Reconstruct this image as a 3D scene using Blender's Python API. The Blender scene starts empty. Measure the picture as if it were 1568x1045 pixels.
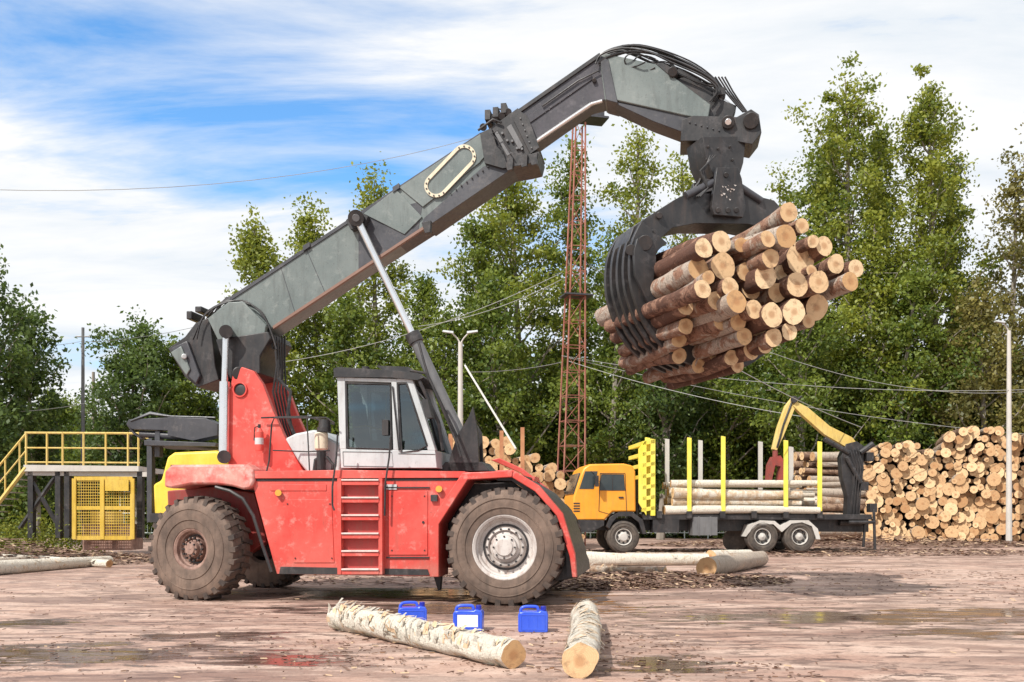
import bpy, math, random
import numpy as np
from mathutils import Vector, Matrix, noise as mnoise
random.seed(7); RN=np.random.RandomState(11)
sc=bpy.context.scene
FPX=1500.0; CH=1.4; HZ=783.0; CX=784.0

# ------------------------------------------------------------ node helpers
def newmat(name):
    m=bpy.data.materials.new(name); m.use_nodes=True
    nt=m.node_tree; b=nt.nodes['Principled BSDF']
    return m,nt,b
def N(nt,t,**kw):
    n=nt.nodes.new(t)
    for k,v in kw.items(): setattr(n,k,v)
    return n
def L(nt,a,b): nt.links.new(a,b)
def ramp(nt,src,p0,p1,c0=(0,0,0,1),c1=(1,1,1,1)):
    r=N(nt,'ShaderNodeValToRGB'); e=r.color_ramp.elements
    e[0].position=p0; e[1].position=p1; e[0].color=c0; e[1].color=c1
    L(nt,src,r.inputs[0]); return r.outputs[0]
def mix(nt,f,a,b,mode='MIX'):
    m=N(nt,'ShaderNodeMix',data_type='RGBA',blend_type=mode)
    for s,v in ((m.inputs[0],f),(m.inputs[6],a),(m.inputs[7],b)):
        if hasattr(v,'links'): L(nt,v,s)
        elif isinstance(v,(int,float)): s.default_value=v if s==m.inputs[0] else (v,v,v,1)
        else: s.default_value=(v[0],v[1],v[2],1)
    return m.outputs[2]
def math_(nt,op,a,b=None,clamp=False):
    m=N(nt,'ShaderNodeMath',operation=op); m.use_clamp=clamp
    for i,v in enumerate((a,b)):
        if v is None: continue
        if isinstance(v,(int,float)): m.inputs[i].default_value=v
        else: L(nt,v,m.inputs[i])
    return m.outputs[0]
def noi(nt,vec,scale,detail=4,rough=.55,dist=0):
    n=N(nt,'ShaderNodeTexNoise'); n.inputs['Scale'].default_value=scale
    n.inputs['Detail'].default_value=detail; n.inputs['Roughness'].default_value=rough
    n.inputs['Distortion'].default_value=dist
    if vec is not None: L(nt,vec,n.inputs['Vector'])
    return n.outputs[0]
def mapp(nt,vec,scale=(1,1,1),loc=(0,0,0),rot=(0,0,0)):
    m=N(nt,'ShaderNodeMapping'); m.inputs['Scale'].default_value=scale
    m.inputs['Location'].default_value=loc; m.inputs['Rotation'].default_value=rot
    L(nt,vec,m.inputs['Vector']); return m.outputs[0]
def bump(nt,b,h,strength=.3,dist=.02):
    bp=N(nt,'ShaderNodeBump'); bp.inputs['Strength'].default_value=strength
    bp.inputs['Distance'].default_value=dist; L(nt,h,bp.inputs['Height']); L(nt,bp.outputs[0],b.inputs['Normal'])

def paint(name,col,col2=None,rough=.45,metal=0.0,dirt=(.18,.11,.08),dirt_amt=.5,low=0.0,scale=1.3,wear=None):
    m,nt,b=newmat(name)
    tc=N(nt,'ShaderNodeTexCoord').outputs['Object']
    if col2 is None: col2=tuple(min(1,c*1.25+.02) for c in col)
    f=ramp(nt,noi(nt,tc,scale,6,.65),.35,.7)
    c=mix(nt,f,col,col2)
    st=noi(nt,mapp(nt,tc,(6,6,.9)),1.6,6,.7)
    c=mix(nt,math_(nt,'MULTIPLY',ramp(nt,st,.5,.78),dirt_amt),c,dirt)
    fn=noi(nt,tc,22,5,.75)
    c=mix(nt,math_(nt,'MULTIPLY',ramp(nt,fn,.60,.70),dirt_amt),c,tuple(x*.5 for x in dirt))
    if wear:
        wn=noi(nt,tc,4.5,7,.72)
        c=mix(nt,math_(nt,'MULTIPLY',ramp(nt,wn,.55,.66),.6),c,wear)
    if low>0:
        z=N(nt,'ShaderNodeSeparateXYZ'); L(nt,tc,z.inputs[0])
        zz=math_(nt,'ADD',z.outputs[2],math_(nt,'MULTIPLY',noi(nt,tc,3,6),1.0))
        lo=ramp(nt,math_(nt,'MULTIPLY',zz,1/low),.45,1.0,(1,1,1,1),(0,0,0,1))
        c=mix(nt,math_(nt,'MULTIPLY',lo,.75),c,(.34,.21,.16))
    L(nt,c,b.inputs['Base Color']); b.inputs['Metallic'].default_value=metal
    r=ramp(nt,fn,.3,.8,(rough*.8,)*3+(1,),(min(1,rough*1.5),)*3+(1,))
    L(nt,r,b.inputs['Roughness'])
    bump(nt,b,fn,.10,.01)
    return m
def glassmat(name,tint=(.25,.3,.3)):
    m,nt,b=newmat(name)
    out=nt.nodes['Material Output']
    tr=N(nt,'ShaderNodeBsdfTransparent'); tr.inputs[0].default_value=(*tint,1)
    gl=N(nt,'ShaderNodeBsdfGlossy'); gl.inputs['Roughness'].default_value=.03; gl.inputs[0].default_value=(.9,.95,1,1)
    fr=N(nt,'ShaderNodeFresnel'); fr.inputs[0].default_value=1.6
    mx=N(nt,'ShaderNodeMixShader')
    L(nt,math_(nt,'ADD',fr.outputs[0],.06),mx.inputs[0]); L(nt,tr.outputs[0],mx.inputs[1]); L(nt,gl.outputs[0],mx.inputs[2])
    L(nt,mx.outputs[0],out.inputs[0]); return m

def barkmat(name,birch=.6,white=(.62,.55,.47),brown=(.24,.12,.07),pink=(.46,.29,.20),spread=.5,dashes=.8,grime=.55):
    m,nt,b=newmat(name)
    uv=N(nt,'ShaderNodeTexCoord').outputs['UV']
    at=N(nt,'ShaderNodeAttribute'); at.attribute_name='tint'; tint=at.outputs['Fac']
    cb=N(nt,'ShaderNodeCombineXYZ'); L(nt,math_(nt,'MULTIPLY',tint,41.),cb.inputs[2])
    va=N(nt,'ShaderNodeVectorMath',operation='ADD'); L(nt,uv,va.inputs[0]); L(nt,cb.outputs[0],va.inputs[1]); v=va.outputs[0]
    pat=noi(nt,mapp(nt,v,(3.0,3.2,1)),1.4,6,.68,.5)
    s=math_(nt,'ADD',pat,math_(nt,'MULTIPLY',math_(nt,'SUBTRACT',tint,.5),spread))
    c=mix(nt,ramp(nt,s,birch-.16,birch-.08),white,pink)
    c=mix(nt,ramp(nt,s,birch-.01,birch+.07),c,brown)
    dash=ramp(nt,noi(nt,mapp(nt,v,(3,30,1)),1.5,4,.6),.58,.64)
    c=mix(nt,math_(nt,'MULTIPLY',dash,dashes),c,(.05,.032,.027))
    fine=noi(nt,mapp(nt,v,(14,14,1)),3,6,.7)
    c=mix(nt,ramp(nt,fine,.38,.68),mix(nt,grime,c,(.09,.055,.04)),c)
    L(nt,c,b.inputs['Base Color']); b.inputs['Roughness'].default_value=.85
    h=math_(nt,'ADD',fine,math_(nt,'MULTIPLY',pat,1.6)); bump(nt,b,h,.9,.04)
    return m
def endmat(name,c0=(.52,.29,.12),c1=(.86,.65,.40)):
    m,nt,b=newmat(name)
    uv=N(nt,'ShaderNodeTexCoord').outputs['UV']
    at=N(nt,'ShaderNodeAttribute'); at.attribute_name='tint'; tint=at.outputs['Fac']
    ln=N(nt,'ShaderNodeVectorMath',operation='LENGTH'); L(nt,uv,ln.inputs[0])
    cb=N(nt,'ShaderNodeCombineXYZ'); L(nt,math_(nt,'MULTIPLY',tint,53.),cb.inputs[2])
    va=N(nt,'ShaderNodeVectorMath',operation='ADD'); L(nt,uv,va.inputs[0]); L(nt,cb.outputs[0],va.inputs[1]); v=va.outputs[0]
    nz=noi(nt,v,9,4)
    d=math_(nt,'ADD',ln.outputs['Value'],math_(nt,'MULTIPLY',math_(nt,'SUBTRACT',nz,.5),.05))
    rings=math_(nt,'SINE',math_(nt,'MULTIPLY',d,420.))
    c=mix(nt,tint,c0,c1)
    c=mix(nt,math_(nt,'MULTIPLY',ramp(nt,rings,.2,1.),.28),c,(.42,.22,.10))
    c=mix(nt,math_(nt,'MULTIPLY',ramp(nt,d,.03,.07,(1,1,1,1),(0,0,0,1)),.6),c,(.38,.17,.07))
    c=mix(nt,math_(nt,'MULTIPLY',ramp(nt,noi(nt,v,11,6,.68),.50,.68),.65),c,(.28,.16,.085))
    L(nt,c,b.inputs['Base Color']); b.inputs['Roughness'].default_value=.8
    bump(nt,b,noi(nt,v,60,4),.4,.01)
    return m
def leafmat(name,dark,lite):
    m,nt,b=newmat(name); out=nt.nodes['Material Output']
    at=N(nt,'ShaderNodeAttribute'); at.attribute_name='tint'
    c=mix(nt,at.outputs['Fac'],dark,lite)
    L(nt,c,b.inputs['Base Color']); b.inputs['Roughness'].default_value=.5
    tr=N(nt,'ShaderNodeBsdfTranslucent'); L(nt,mix(nt,.5,c,tuple(x*1.3 for x in lite)),tr.inputs[0])
    mx=N(nt,'ShaderNodeMixShader'); mx.inputs[0].default_value=.4
    L(nt,b.outputs[0],mx.inputs[1]); L(nt,tr.outputs[0],mx.inputs[2]); L(nt,mx.outputs[0],out.inputs[0])
    return m

# ------------------------------------------------------------ mesh builder
class MB:
    def __init__(s): s.V=[];s.F=[];s.M=[];s.U=[];s.T=[];s.xf=None
    def add(s,vs,fs,mat=0,uvs=None,tint=.5):
        o=len(s.V)
        if s.xf is not None: vs=[tuple(s.xf@Vector(v)) for v in vs]
        s.V.extend([tuple(v) for v in vs])
        for i,f in enumerate(fs):
            s.F.append([o+k for k in f]); s.M.append(mat if isinstance(mat,int) else mat[i]); s.T.append(tint)
            s.U.extend(uvs[i] if uvs else [(0,0)]*len(f))
    def prism(s,poly,y0,y1,mat=0):
        n=len(poly)
        a=sum(poly[i][0]*poly[(i+1)%n][1]-poly[(i+1)%n][0]*poly[i][1] for i in range(n))
        if a<0: poly=poly[::-1]
        vs=[(p[0],y0,p[1]) for p in poly]+[(p[0],y1,p[1]) for p in poly]
        fs=[list(range(n)),list(range(2*n-1,n-1,-1))]+[[i,i+n,(i+1)%n+n,(i+1)%n] for i in range(n)]
        s.add(vs,fs,mat)
    def box(s,c,d,mat=0,rz=0,tint=.5):
        hx,hy,hz=d[0]/2,d[1]/2,d[2]/2; co,si=math.cos(rz),math.sin(rz)
        vs=[]
        for z in (-hz,hz):
            for x,y in ((-hx,-hy),(hx,-hy),(hx,hy),(-hx,hy)):
                vs.append((c[0]+x*co-y*si,c[1]+x*si+y*co,c[2]+z))
        s.add(vs,[[3,2,1,0],[4,5,6,7],[0,1,5,4],[1,2,6,5],[2,3,7,6],[3,0,4,7]],mat,tint=tint)
    def cyl(s,p0,p1,r0,r1=None,n=16,mat=0,cap=None,tint=.5):
        r1=r0 if r1 is None else r1; cap=mat if cap is None else cap
        p0=Vector(p0);p1=Vector(p1);a=(p1-p0).normalized()
        u=a.orthogonal().normalized();v=a.cross(u)
        vs=[]
        for p,r in ((p0,r0),(p1,r1)):
            for k in range(n):
                t=2*math.pi*k/n; vs.append(p+u*(r*math.cos(t))+v*(r*math.sin(t)))
        fs=[[k,(k+1)%n,(k+1)%n+n,k+n] for k in range(n)]+[list(range(n))[::-1],list(range(n,2*n))]
        s.add(vs,fs,[mat]*n+[cap]*2,tint=tint)
    def tube(s,pts,r,n=6,mat=0):
        pts=[Vector(p) for p in pts]; rs=r if isinstance(r,(list,tuple)) else [r]*len(pts)
        vs=[];u=None
        for i,p in enumerate(pts):
            a=(pts[min(i+1,len(pts)-1)]-pts[max(i-1,0)])
            if a.length<1e-6: a=Vector((0,0,1))
            a.normalize()
            if u is None: u=a.orthogonal().normalized()
            else:
                u=u-a*u.dot(a)
                u=u.normalized() if u.length>1e-5 else a.orthogonal().normalized()
            v=a.cross(u)
            for k in range(n):
                t=2*math.pi*k/n; vs.append(p+(u*math.cos(t)+v*math.sin(t))*rs[i])
        fs=[]
        for i in range(len(pts)-1):
            for k in range(n): fs.append([i*n+k,i*n+(k+1)%n,(i+1)*n+(k+1)%n,(i+1)*n+k])
        fs+= [list(range(n))[::-1],list(range((len(pts)-1)*n,len(pts)*n))]
        s.add(vs,fs,mat)
    def lathe(s,prof,c,n=40,mat=0):
        vs=[];m=len(prof)
        for k in range(n):
            t=2*math.pi*k/n
            for r,y in prof: vs.append((c[0]+r*math.cos(t),c[1]+y,c[2]+r*math.sin(t)))
        fs=[[k*m+i,k*m+i+1,((k+1)%n)*m+i+1,((k+1)%n)*m+i] for k in range(n) for i in range(m-1)]
        s.add(vs,fs,mat)
    def log(s,p0,p1,r0,r1=None,n=12,seg=1,bend=(0,0,0),rough=0.,tint=None,mb=0,me=1):
        r1=r0*.9 if r1 is None else r1; tint=random.random() if tint is None else tint
        p0=Vector(p0);p1=Vector(p1);ln=(p1-p0).length;a=(p1-p0).normalized();bend=Vector(bend)
        u=a.orthogonal().normalized();v=a.cross(u); ph=random.random()*100
        vs=[];ro=random.random()*6.28
        ex=random.uniform(-.06,.06)
        for i in range(seg+1):
            t=i/seg; c=p0+(p1-p0)*t+bend*(4*t*(1-t)); r=r0+(r1-r0)*t
            for k in range(n):
                th=2*math.pi*k/n+ro
                rr=r*(1+ex*math.cos(2*th))
                if rough: rr*=1+rough*mnoise.noise(Vector((math.cos(th)*1.5,math.sin(th)*1.5,t*ln*3+ph)))
                else: rr*=1+.06*mnoise.noise(Vector((math.cos(th)*1.4,math.sin(th)*1.4,ph)))
                vs.append(c+u*(rr*math.cos(th))+v*(rr*math.sin(th)))
        fs=[];uv=[];mt=[]
        for i in range(seg):
            for k in range(n):
                fs.append([i*n+k,i*n+(k+1)%n,(i+1)*n+(k+1)%n,(i+1)*n+k])
                ua,ub=k/n,(k+1)/n; va,vb=ln*i/seg,ln*(i+1)/seg
                uv.append([(ua,va),(ub,va),(ub,vb),(ua,vb)]); mt.append(mb)
        for j,(o,rr) in enumerate(((0,r0),(seg*n,r1))):
            idx=list(range(o,o+n)); w=[(rr*math.cos(2*math.pi*k/n),rr*math.sin(2*math.pi*k/n)) for k in range(n)]
            if j==0: idx=idx[::-1]; w=w[::-1]
            fs.append(idx);uv.append(w);mt.append(me)
        s.add(vs,fs,mt,uv,tint)
def empty(name,loc=(0,0,0),rz=0):
    e=bpy.data.objects.new(name,None); sc.collection.objects.link(e)
    e.location=loc; e.rotation_euler=(0,0,rz); return e
def build(name,mb,mats,parent=None,bevel=0,smooth=35,loc=None,rz=0):
    me=bpy.data.meshes.new(name); me.from_pydata(mb.V,[],mb.F)
    for m in mats: me.materials.append(m)
    me.polygons.foreach_set('material_index',mb.M)
    uvl=me.uv_layers.new(name='UVMap'); uvl.data.foreach_set('uv',[c for u in mb.U for c in u])
    a=me.attributes.new('tint','FLOAT','FACE'); a.data.foreach_set('value',mb.T)
    me.polygons.foreach_set('use_smooth',[True]*len(mb.F))
    me.update(); me.set_sharp_from_angle(angle=math.radians(smooth))
    o=bpy.data.objects.new(name,me); sc.collection.objects.link(o)
    if parent: o.parent=parent
    if loc: o.location=loc; o.rotation_euler=(0,0,rz)
    if bevel:
        b=o.modifiers.new('Bevel','BEVEL'); b.width=bevel; b.segments=2; b.limit_method='ANGLE'; b.angle_limit=math.radians(40)
    return o
class Frame:   # a vertical reference plane of a real object (survey of the photo -> metres)
    def __init__(s,ox,oy,ang):
        s.O=Vector((ox,oy)); s.ang=math.radians(ang)
        s.g=Vector((math.cos(s.ang),math.sin(s.ang))); s.n=Vector((-s.g.y,s.g.x))
    def p(s,px,py,w):
        r=Vector(((px-CX)/FPX,1.0)); t=(s.O+s.n*w).dot(s.n)/r.dot(s.n)
        return ((r*t-s.O).dot(s.g), CH+(HZ-py)/FPX*t)
    def q(s,px,py,w):
        x,z=s.p(px,py,w); return (x,w,z)
    def poly(s,pts,w): return [s.p(a,b,w) for a,b in pts]
def wp(px,py,d): return ((px-CX)*d/FPX,d,CH+(HZ-py)*d/FPX)
def cr(pts,m=5):
    P=[Vector(p) for p in pts];Q=[]
    for i in range(len(P)-1):
        p0=P[max(i-1,0)];p1=P[i];p2=P[i+1];p3=P[min(i+2,len(P)-1)]
        for k in range(m):
            t=k/m; Q.append(.5*((2*p1)+(-p0+p2)*t+(2*p0-5*p1+4*p2-p3)*t*t+(-p0+3*p1-3*p2+p3)*t**3))
    Q.append(P[-1]); return Q

# ------------------------------------------------------------ materials
RED=paint('red_paint',(.60,.050,.038),(.69,.12,.095),.40,dirt=(.30,.11,.085),dirt_amt=.55,low=1.2,wear=(.74,.28,.24))
REDW=paint('worn_red_paint',(.60,.08,.07),(.72,.36,.30),.55,dirt=(.35,.2,.17),dirt_amt=.6,scale=3.5,wear=(.75,.5,.45))
GREY=paint('grey_green_paint',(.125,.150,.145),(.20,.225,.215),.30,dirt=(.05,.048,.045),dirt_amt=.55,scale=.9,wear=(.25,.27,.255))
DGREY=paint('dark_grey_paint',(.04,.04,.047),(.08,.08,.09),.38,dirt=(.02,.02,.02),dirt_amt=.4,wear=(.12,.11,.11))
MGREY=paint('mid_grey_paint',(.12,.12,.125),(.19,.19,.19),.35,dirt=(.04,.03,.03),dirt_amt=.4)
BLACK=paint('black_steel',(.016,.016,.018),(.045,.042,.042),.40,dirt=(.12,.08,.065),dirt_amt=.4,scale=3,wear=(.10,.09,.09))
SILV=paint('cab_silver',(.45,.47,.48),(.60,.62,.62),.35,dirt=(.25,.2,.17),dirt_amt=.45)
CHROME=paint('chrome_rod',(.75,.75,.75),(.85,.85,.85),.18,metal=.9,dirt=(.3,.25,.2),dirt_amt=.2)
DUSTM=paint('dusty_rim',(.20,.11,.085),(.40,.26,.21),.7,dirt=(.05,.03,.03),dirt_amt=.7,scale=5)
WHITE=paint('white_rim',(.50,.45,.42),(.66,.61,.57),.5,dirt=(.25,.13,.09),dirt_amt=.8,scale=4)
STEP=paint('lit_step_edge',(.70,.48,.44),(.78,.62,.58),.5,dirt=(.3,.16,.13),dirt_amt=.5,scale=4)  # paler than the ladder red: sunlit treads painted into the colour
CREAM=paint('cream_paint',(.62,.55,.40),(.70,.62,.48),.5,dirt=(.2,.15,.1),dirt_amt=.4)
YEL=paint('yellow_paint',(.78,.52,.03),(.85,.62,.10),.45,dirt=(.3,.17,.06),dirt_amt=.4)
YELM=paint('faded_yellow_paint',(.62,.43,.10),(.72,.56,.22),.6,dirt=(.2,.1,.05),dirt_amt=.6)
YELS=paint('bright_yellow',(.82,.68,.06),(.88,.76,.16),.5,dirt_amt=.35)
ORA=paint('orange_cab_paint',(.80,.30,.015),(.85,.38,.04),.4,dirt=(.35,.17,.07),dirt_amt=.5)
RUST=paint('rusty_red_lattice',(.27,.085,.055),(.40,.17,.12),.75,dirt=(.1,.05,.03),dirt_amt=.6)
CONC=paint('concrete_post',(.50,.47,.43),(.60,.57,.53),.85,dirt=(.3,.27,.24),dirt_amt=.4)
RUB=paint('dusty_tyre_rubber',(.10,.068,.053),(.24,.165,.125),.85,dirt=(.035,.03,.025),dirt_amt=.6,scale=2.2)
LUG=paint('tread_rubber',(.045,.034,.03),(.13,.09,.07),.85,dirt=(.02,.02,.02),dirt_amt=.5,scale=5)
RUB2=paint('truck_tyre_rubber',(.06,.05,.045),(.15,.12,.095),.85,dirt=(.03,.025,.02),dirt_amt=.4,scale=4)
GLASS=glassmat('window_glass',(.42,.48,.47))
LAMP=paint('lamp_lens',(.8,.35,.05),(.9,.5,.1),.2,dirt_amt=.1)
BARK=barkmat('bundle_bark',.56,(.68,.57,.47),(.17,.075,.048),(.46,.25,.165),.42,.65,.45)
BARKY=barkmat('yard_bark',.60,(.62,.52,.42),(.22,.125,.08),(.50,.33,.22),.5,.6,.45)
BIRCH=barkmat('birch_bark',.68,(.86,.79,.67),(.36,.21,.12),(.72,.55,.38),.25,.40,.28)
ENDM=endmat('cut_wood')
ENDY=endmat('weathered_cut_wood',(.46,.25,.11),(.84,.60,.34))
TRUNK=barkmat('trunk_bark',.58,(.40,.37,.31),(.12,.09,.065),(.26,.21,.16))

# ------------------------------------------------------------ ground
def ground():
    m,nt,b=newmat('yard_surface')
    tc=N(nt,'ShaderNodeTexCoord').outputs['Object']
    big=noi(nt,tc,.22,5,.6)
    c=mix(nt,ramp(nt,big,.35,.65),(.41,.235,.18),(.56,.385,.30))
    med=noi(nt,mapp(nt,tc,(.55,1.6,1),rot=(0,0,.15)),1.3,8,.68,.6)
    c=mix(nt,ramp(nt,med,.42,.62),c,(.65,.475,.385))
    st=noi(nt,mapp(nt,tc,(.30,1.15,1),rot=(0,0,-.22)),1.5,8,.70,1.0)
    gate=ramp(nt,noi(nt,mapp(nt,tc,loc=(4.3,1.2,0)),.16,3,.5),.34,.50)
    stm=math_(nt,'MULTIPLY',ramp(nt,st,.495,.535),gate)
    fl=noi(nt,mapp(nt,tc,(.8,2.6,1),rot=(0,0,.1)),2.3,8,.74,.4)
    flm=math_(nt,'MULTIPLY',ramp(nt,fl,.52,.56),ramp(nt,noi(nt,mapp(nt,tc,loc=(9,2,0)),.3,3,.5),.36,.50))
    c=mix(nt,math_(nt,'MULTIPLY',stm,.66),c,(.17,.095,.072))
    c=mix(nt,math_(nt,'MULTIPLY',flm,.80),c,(.12,.07,.056))
    sp=ramp(nt,noi(nt,mapp(nt,tc,(1,2,1)),6.5,7,.76),.56,.63)
    c=mix(nt,math_(nt,'MULTIPLY',sp,.6),c,(.17,.095,.07))
    # tyre tracks curving across the yard (bands of constant distance from the turning centres)
    trk=None
    for (x,y,r) in ((-3,30,20.2),(-3,30,22.1),(9,27,17.0),(9,27,18.9)):
        sv=N(nt,'ShaderNodeVectorMath',operation='DISTANCE'); L(nt,tc,sv.inputs[0]); sv.inputs[1].default_value=(x,y,0)
        dd=math_(nt,'ABSOLUTE',math_(nt,'SUBTRACT',math_(nt,'ADD',sv.outputs['Value'],math_(nt,'MULTIPLY',big,1.2)),r+.6))
        w=ramp(nt,dd,.16,.26,(1,1,1,1),(0,0,0,1)); trk=w if trk is None else math_(nt,'MAXIMUM',trk,w)
    trk=math_(nt,'MULTIPLY',trk,ramp(nt,med,.44,.56))
    c=mix(nt,math_(nt,'MULTIPLY',trk,.45),c,(.16,.095,.075))
    vd=N(nt,'ShaderNodeTexNoise'); vd.inputs['Scale'].default_value=.9; vd.inputs['Detail'].default_value=7; vd.inputs['Roughness'].default_value=.7; L(nt,tc,vd.inputs['Vector'])
    va=N(nt,'ShaderNodeVectorMath',operation='MULTIPLY_ADD'); L(nt,vd.outputs['Color'],va.inputs[0]); va.inputs[1].default_value=(3.2,3.2,0); L(nt,tc,va.inputs[2])
    vo=N(nt,'ShaderNodeTexVoronoi',feature='DISTANCE_TO_EDGE'); vo.inputs['Scale'].default_value=.42; L(nt,va.outputs[0],vo.inputs['Vector'])
    cr_=ramp(nt,vo.outputs['Distance'],.003,.018,(1,1,1,1),(0,0,0,1))
    crg=math_(nt,'MULTIPLY',cr_,ramp(nt,noi(nt,tc,.5,3),.45,.58))
    c=mix(nt,math_(nt,'MULTIPLY',crg,.7),c,(.12,.07,.055))
    fine=noi(nt,tc,26,6,.75)
    c=mix(nt,ramp(nt,fine,.32,.66),mix(nt,.42,c,(.16,.1,.08)),c)
    wet=None
    dn=math_(nt,'SUBTRACT',noi(nt,mapp(nt,tc,(1,2.6,1)),1.1,7,.68),.5)
    for (x,y,rx,ry) in ((-3.3,11.0,1.0,.5),(4.3,12.9,2.6,1.0),(-.6,14.1,3.0,1.1),(5.4,11.2,1.3,.45),(1.4,9.0,.6,.6),(-1.5,16.8,3.4,1.3),(-4.6,9.6,1.9,.8),(6.2,13.6,2.0,.6),(-2.2,9.3,1.2,.4),(-6.6,12.2,1.4,.5)):
        sv=N(nt,'ShaderNodeVectorMath',operation='SUBTRACT'); L(nt,tc,sv.inputs[0]); sv.inputs[1].default_value=(x,y,0)
        dv=N(nt,'ShaderNodeVectorMath',operation='MULTIPLY'); L(nt,sv.outputs[0],dv.inputs[0]); dv.inputs[1].default_value=(1/rx,1/ry,0)
        ln=N(nt,'ShaderNodeVectorMath',operation='LENGTH'); L(nt,dv.outputs[0],ln.inputs[0])
        q=math_(nt,'ADD',ln.outputs['Value'],math_(nt,'MULTIPLY',dn,5.0))
        w=ramp(nt,q,.62,.92,(1,1,1,1),(0,0,0,1))
        wet=w if wet is None else math_(nt,'MAXIMUM',wet,w)
    c=mix(nt,math_(nt,'MULTIPLY',wet,.86),c,(.085,.052,.042))
    L(nt,c,b.inputs['Base Color'])
    rr=math_(nt,'SUBTRACT',.92,math_(nt,'ADD',math_(nt,'MULTIPLY',wet,.62),math_(nt,'MULTIPLY',math_(nt,'MAXIMUM',stm,flm),.28)),True)
    L(nt,rr,b.inputs['Roughness'])
    h=math_(nt,'ADD',math_(nt,'MULTIPLY',med,1.2),math_(nt,'MULTIPLY',fine,.35))
    h=math_(nt,'SUBTRACT',h,math_(nt,'MULTIPLY',crg,.6)); h=math_(nt,'MULTIPLY',h,math_(nt,'SUBTRACT',1.08,wet))
    bump(nt,b,h,.75,.035)
    mb=MB(); s=700
    mb.add([(-s,-60,0),(s,-60,0),(s,900,0),(-s,900,0)],[[0,1,2,3]])
    build('ground',mb,[m])
    g,nt,b=newmat('rough_grass'); tc=N(nt,'ShaderNodeTexCoord').outputs['Object']
    L(nt,mix(nt,ramp(nt,noi(nt,tc,2,8,.7),.35,.65),(.04,.07,.015),(.12,.14,.045)),b.inputs['Base Color']); b.inputs['Roughness'].default_value=1
    mb=MB(); mb.add([(-s,54,.004),(s,54,.004),(s,890,.004),(-s,890,.004)],[[0,1,2,3]]); build('grass',mb,[g])
ground()

# ------------------------------------------------------------ wheels
def tyre(mb,c,wd,R,rr,n=26,mt=0,ml=1,lug=True):
    p=[(rr,.05),(rr+.02,.0),(rr+.05,-.005),(rr+(R-rr)*.45,-.02),(R-.13,-.012),(R-.045,.03),(R-.03,.07),(R-.025,wd-.07),(R-.045,wd-.03),(R-.13,wd+.012),(rr+.05,wd+.005),(rr,wd-.05)]
    mb.lathe(p,c,56,mt)
    for f in (.30,.62):
        a=rr+(R-rr)*f
        mb.lathe([(a-.010,-.014),(a-.005,-.026),(a+.005,-.026),(a+.010,-.014)],c,56,mt)
    if not lug: return
    for side in (0,1):
        for k in range(n):
            t0=2*math.pi*(k+.5*side)/n; da=.36*2*math.pi/n; sk=.30*2*math.pi/n
            ya,yb=(.0,wd*.55) if side==0 else (wd,wd*.45)
            sh=R-.12
            def P(r,t,y): return (c[0]+r*math.cos(t),c[1]+y,c[2]+r*math.sin(t))
            vs=[P(sh,t0-da*.6,ya),P(sh,t0+da*.6,ya),P(R+.0,t0+da*.5,ya+(.015 if side==0 else -.015)),P(R+.0,t0-da*.5,ya+(.015 if side==0 else -.015)),
                P(R-.05,t0-da*.6+sk,yb),P(R-.05,t0+da*.6+sk,yb),P(R+.015,t0+da*.5+sk,yb),P(R+.015,t0-da*.5+sk,yb)]
            f=[[0,1,2,3],[7,6,5,4],[0,4,5,1],[1,5,6,2],[2,6,7,3],[3,7,4,0]]
            mb.add(vs,f,ml)
def rim(mb,c,rr,mr=0,mh=0,mk=1):
    mb.lathe([(rr+.03,.0),(rr+.03,-.02),(rr,-.02),(rr-.03,.0),(rr-.035,.06),(rr-.06,.07),(rr-.075,.13),(rr*.66,.14),(rr*.62,.10),(rr*.60,.05),(rr*.55,.04),(rr*.50,.10)],c,48,mr)
    mb.lathe([(rr*.52,.10),(rr*.46,.06),(rr*.40,.05),(rr*.38,-.02),(rr*.30,-.03),(rr*.26,-.05),(.0001,-.05)],c,32,mh)
    mb.lathe([(rr*.9,.16),(.0001,.17)],c,32,mk)
    mb.lathe([(rr*.74,.128),(rr*.70,.128),(rr*.67,.13)],c,48,mk)
    for k in range(14):
        t=2*math.pi*k/14; x=c[0]+rr*.58*math.cos(t); z=c[2]+rr*.58*math.sin(t)
        mb.cyl((x,c[1]+.05,z),(x,c[1]+.005,z),.016,n=6,mat=mk)
    for k in range(8):
        t=2*math.pi*k/8; x=c[0]+rr*.34*math.cos(t); z=c[2]+rr*.34*math.sin(t)
        mb.cyl((x,c[1]+.0,z),(x,c[1]-.045,z),.014,n=6,mat=mk)

# ------------------------------------------------------------ REACH STACKER
S=Frame(-.09,14.48,-9.0)
st=empty('reach_stacker',(S.O.x,S.O.y,0),S.ang)
def wheel(name,px,py,w,R,rr,mats,steer=0,wd=.5,flip=False):
    x,z=S.p(px,py,0); mb=MB(); cx,cy,cz=x,w,R-.02
    mb.xf=Matrix.Translation((cx,cy+wd/2,cz))@Matrix.Rotation(math.radians(steer)+(math.pi if flip else 0),4,'Z')@Matrix.Translation((0,-wd/2,0))
    tyre(mb,(0,0,0),wd,R,rr); t=MB(); t.xf=mb.xf; rim(t,(0,.03,0),rr)
    build(name+'_tyre',mb,[RUB,LUG],st,smooth=30); build(name+'_rim',t,mats,st,smooth=30)
wheel('front_wheel',772,838,0,.885,.47,[WHITE,BLACK])
wheel('front_wheel_far',772,838,2.75,.885,.47,[WHITE,BLACK],flip=True)
wheel('rear_wheel',293,840,0.05,.825,.31,[DUSTM,BLACK],steer=-11)
wheel('rear_wheel_far',300,840,2.65,.825,.31,[DUSTM,BLACK],steer=-11,flip=True)
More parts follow.
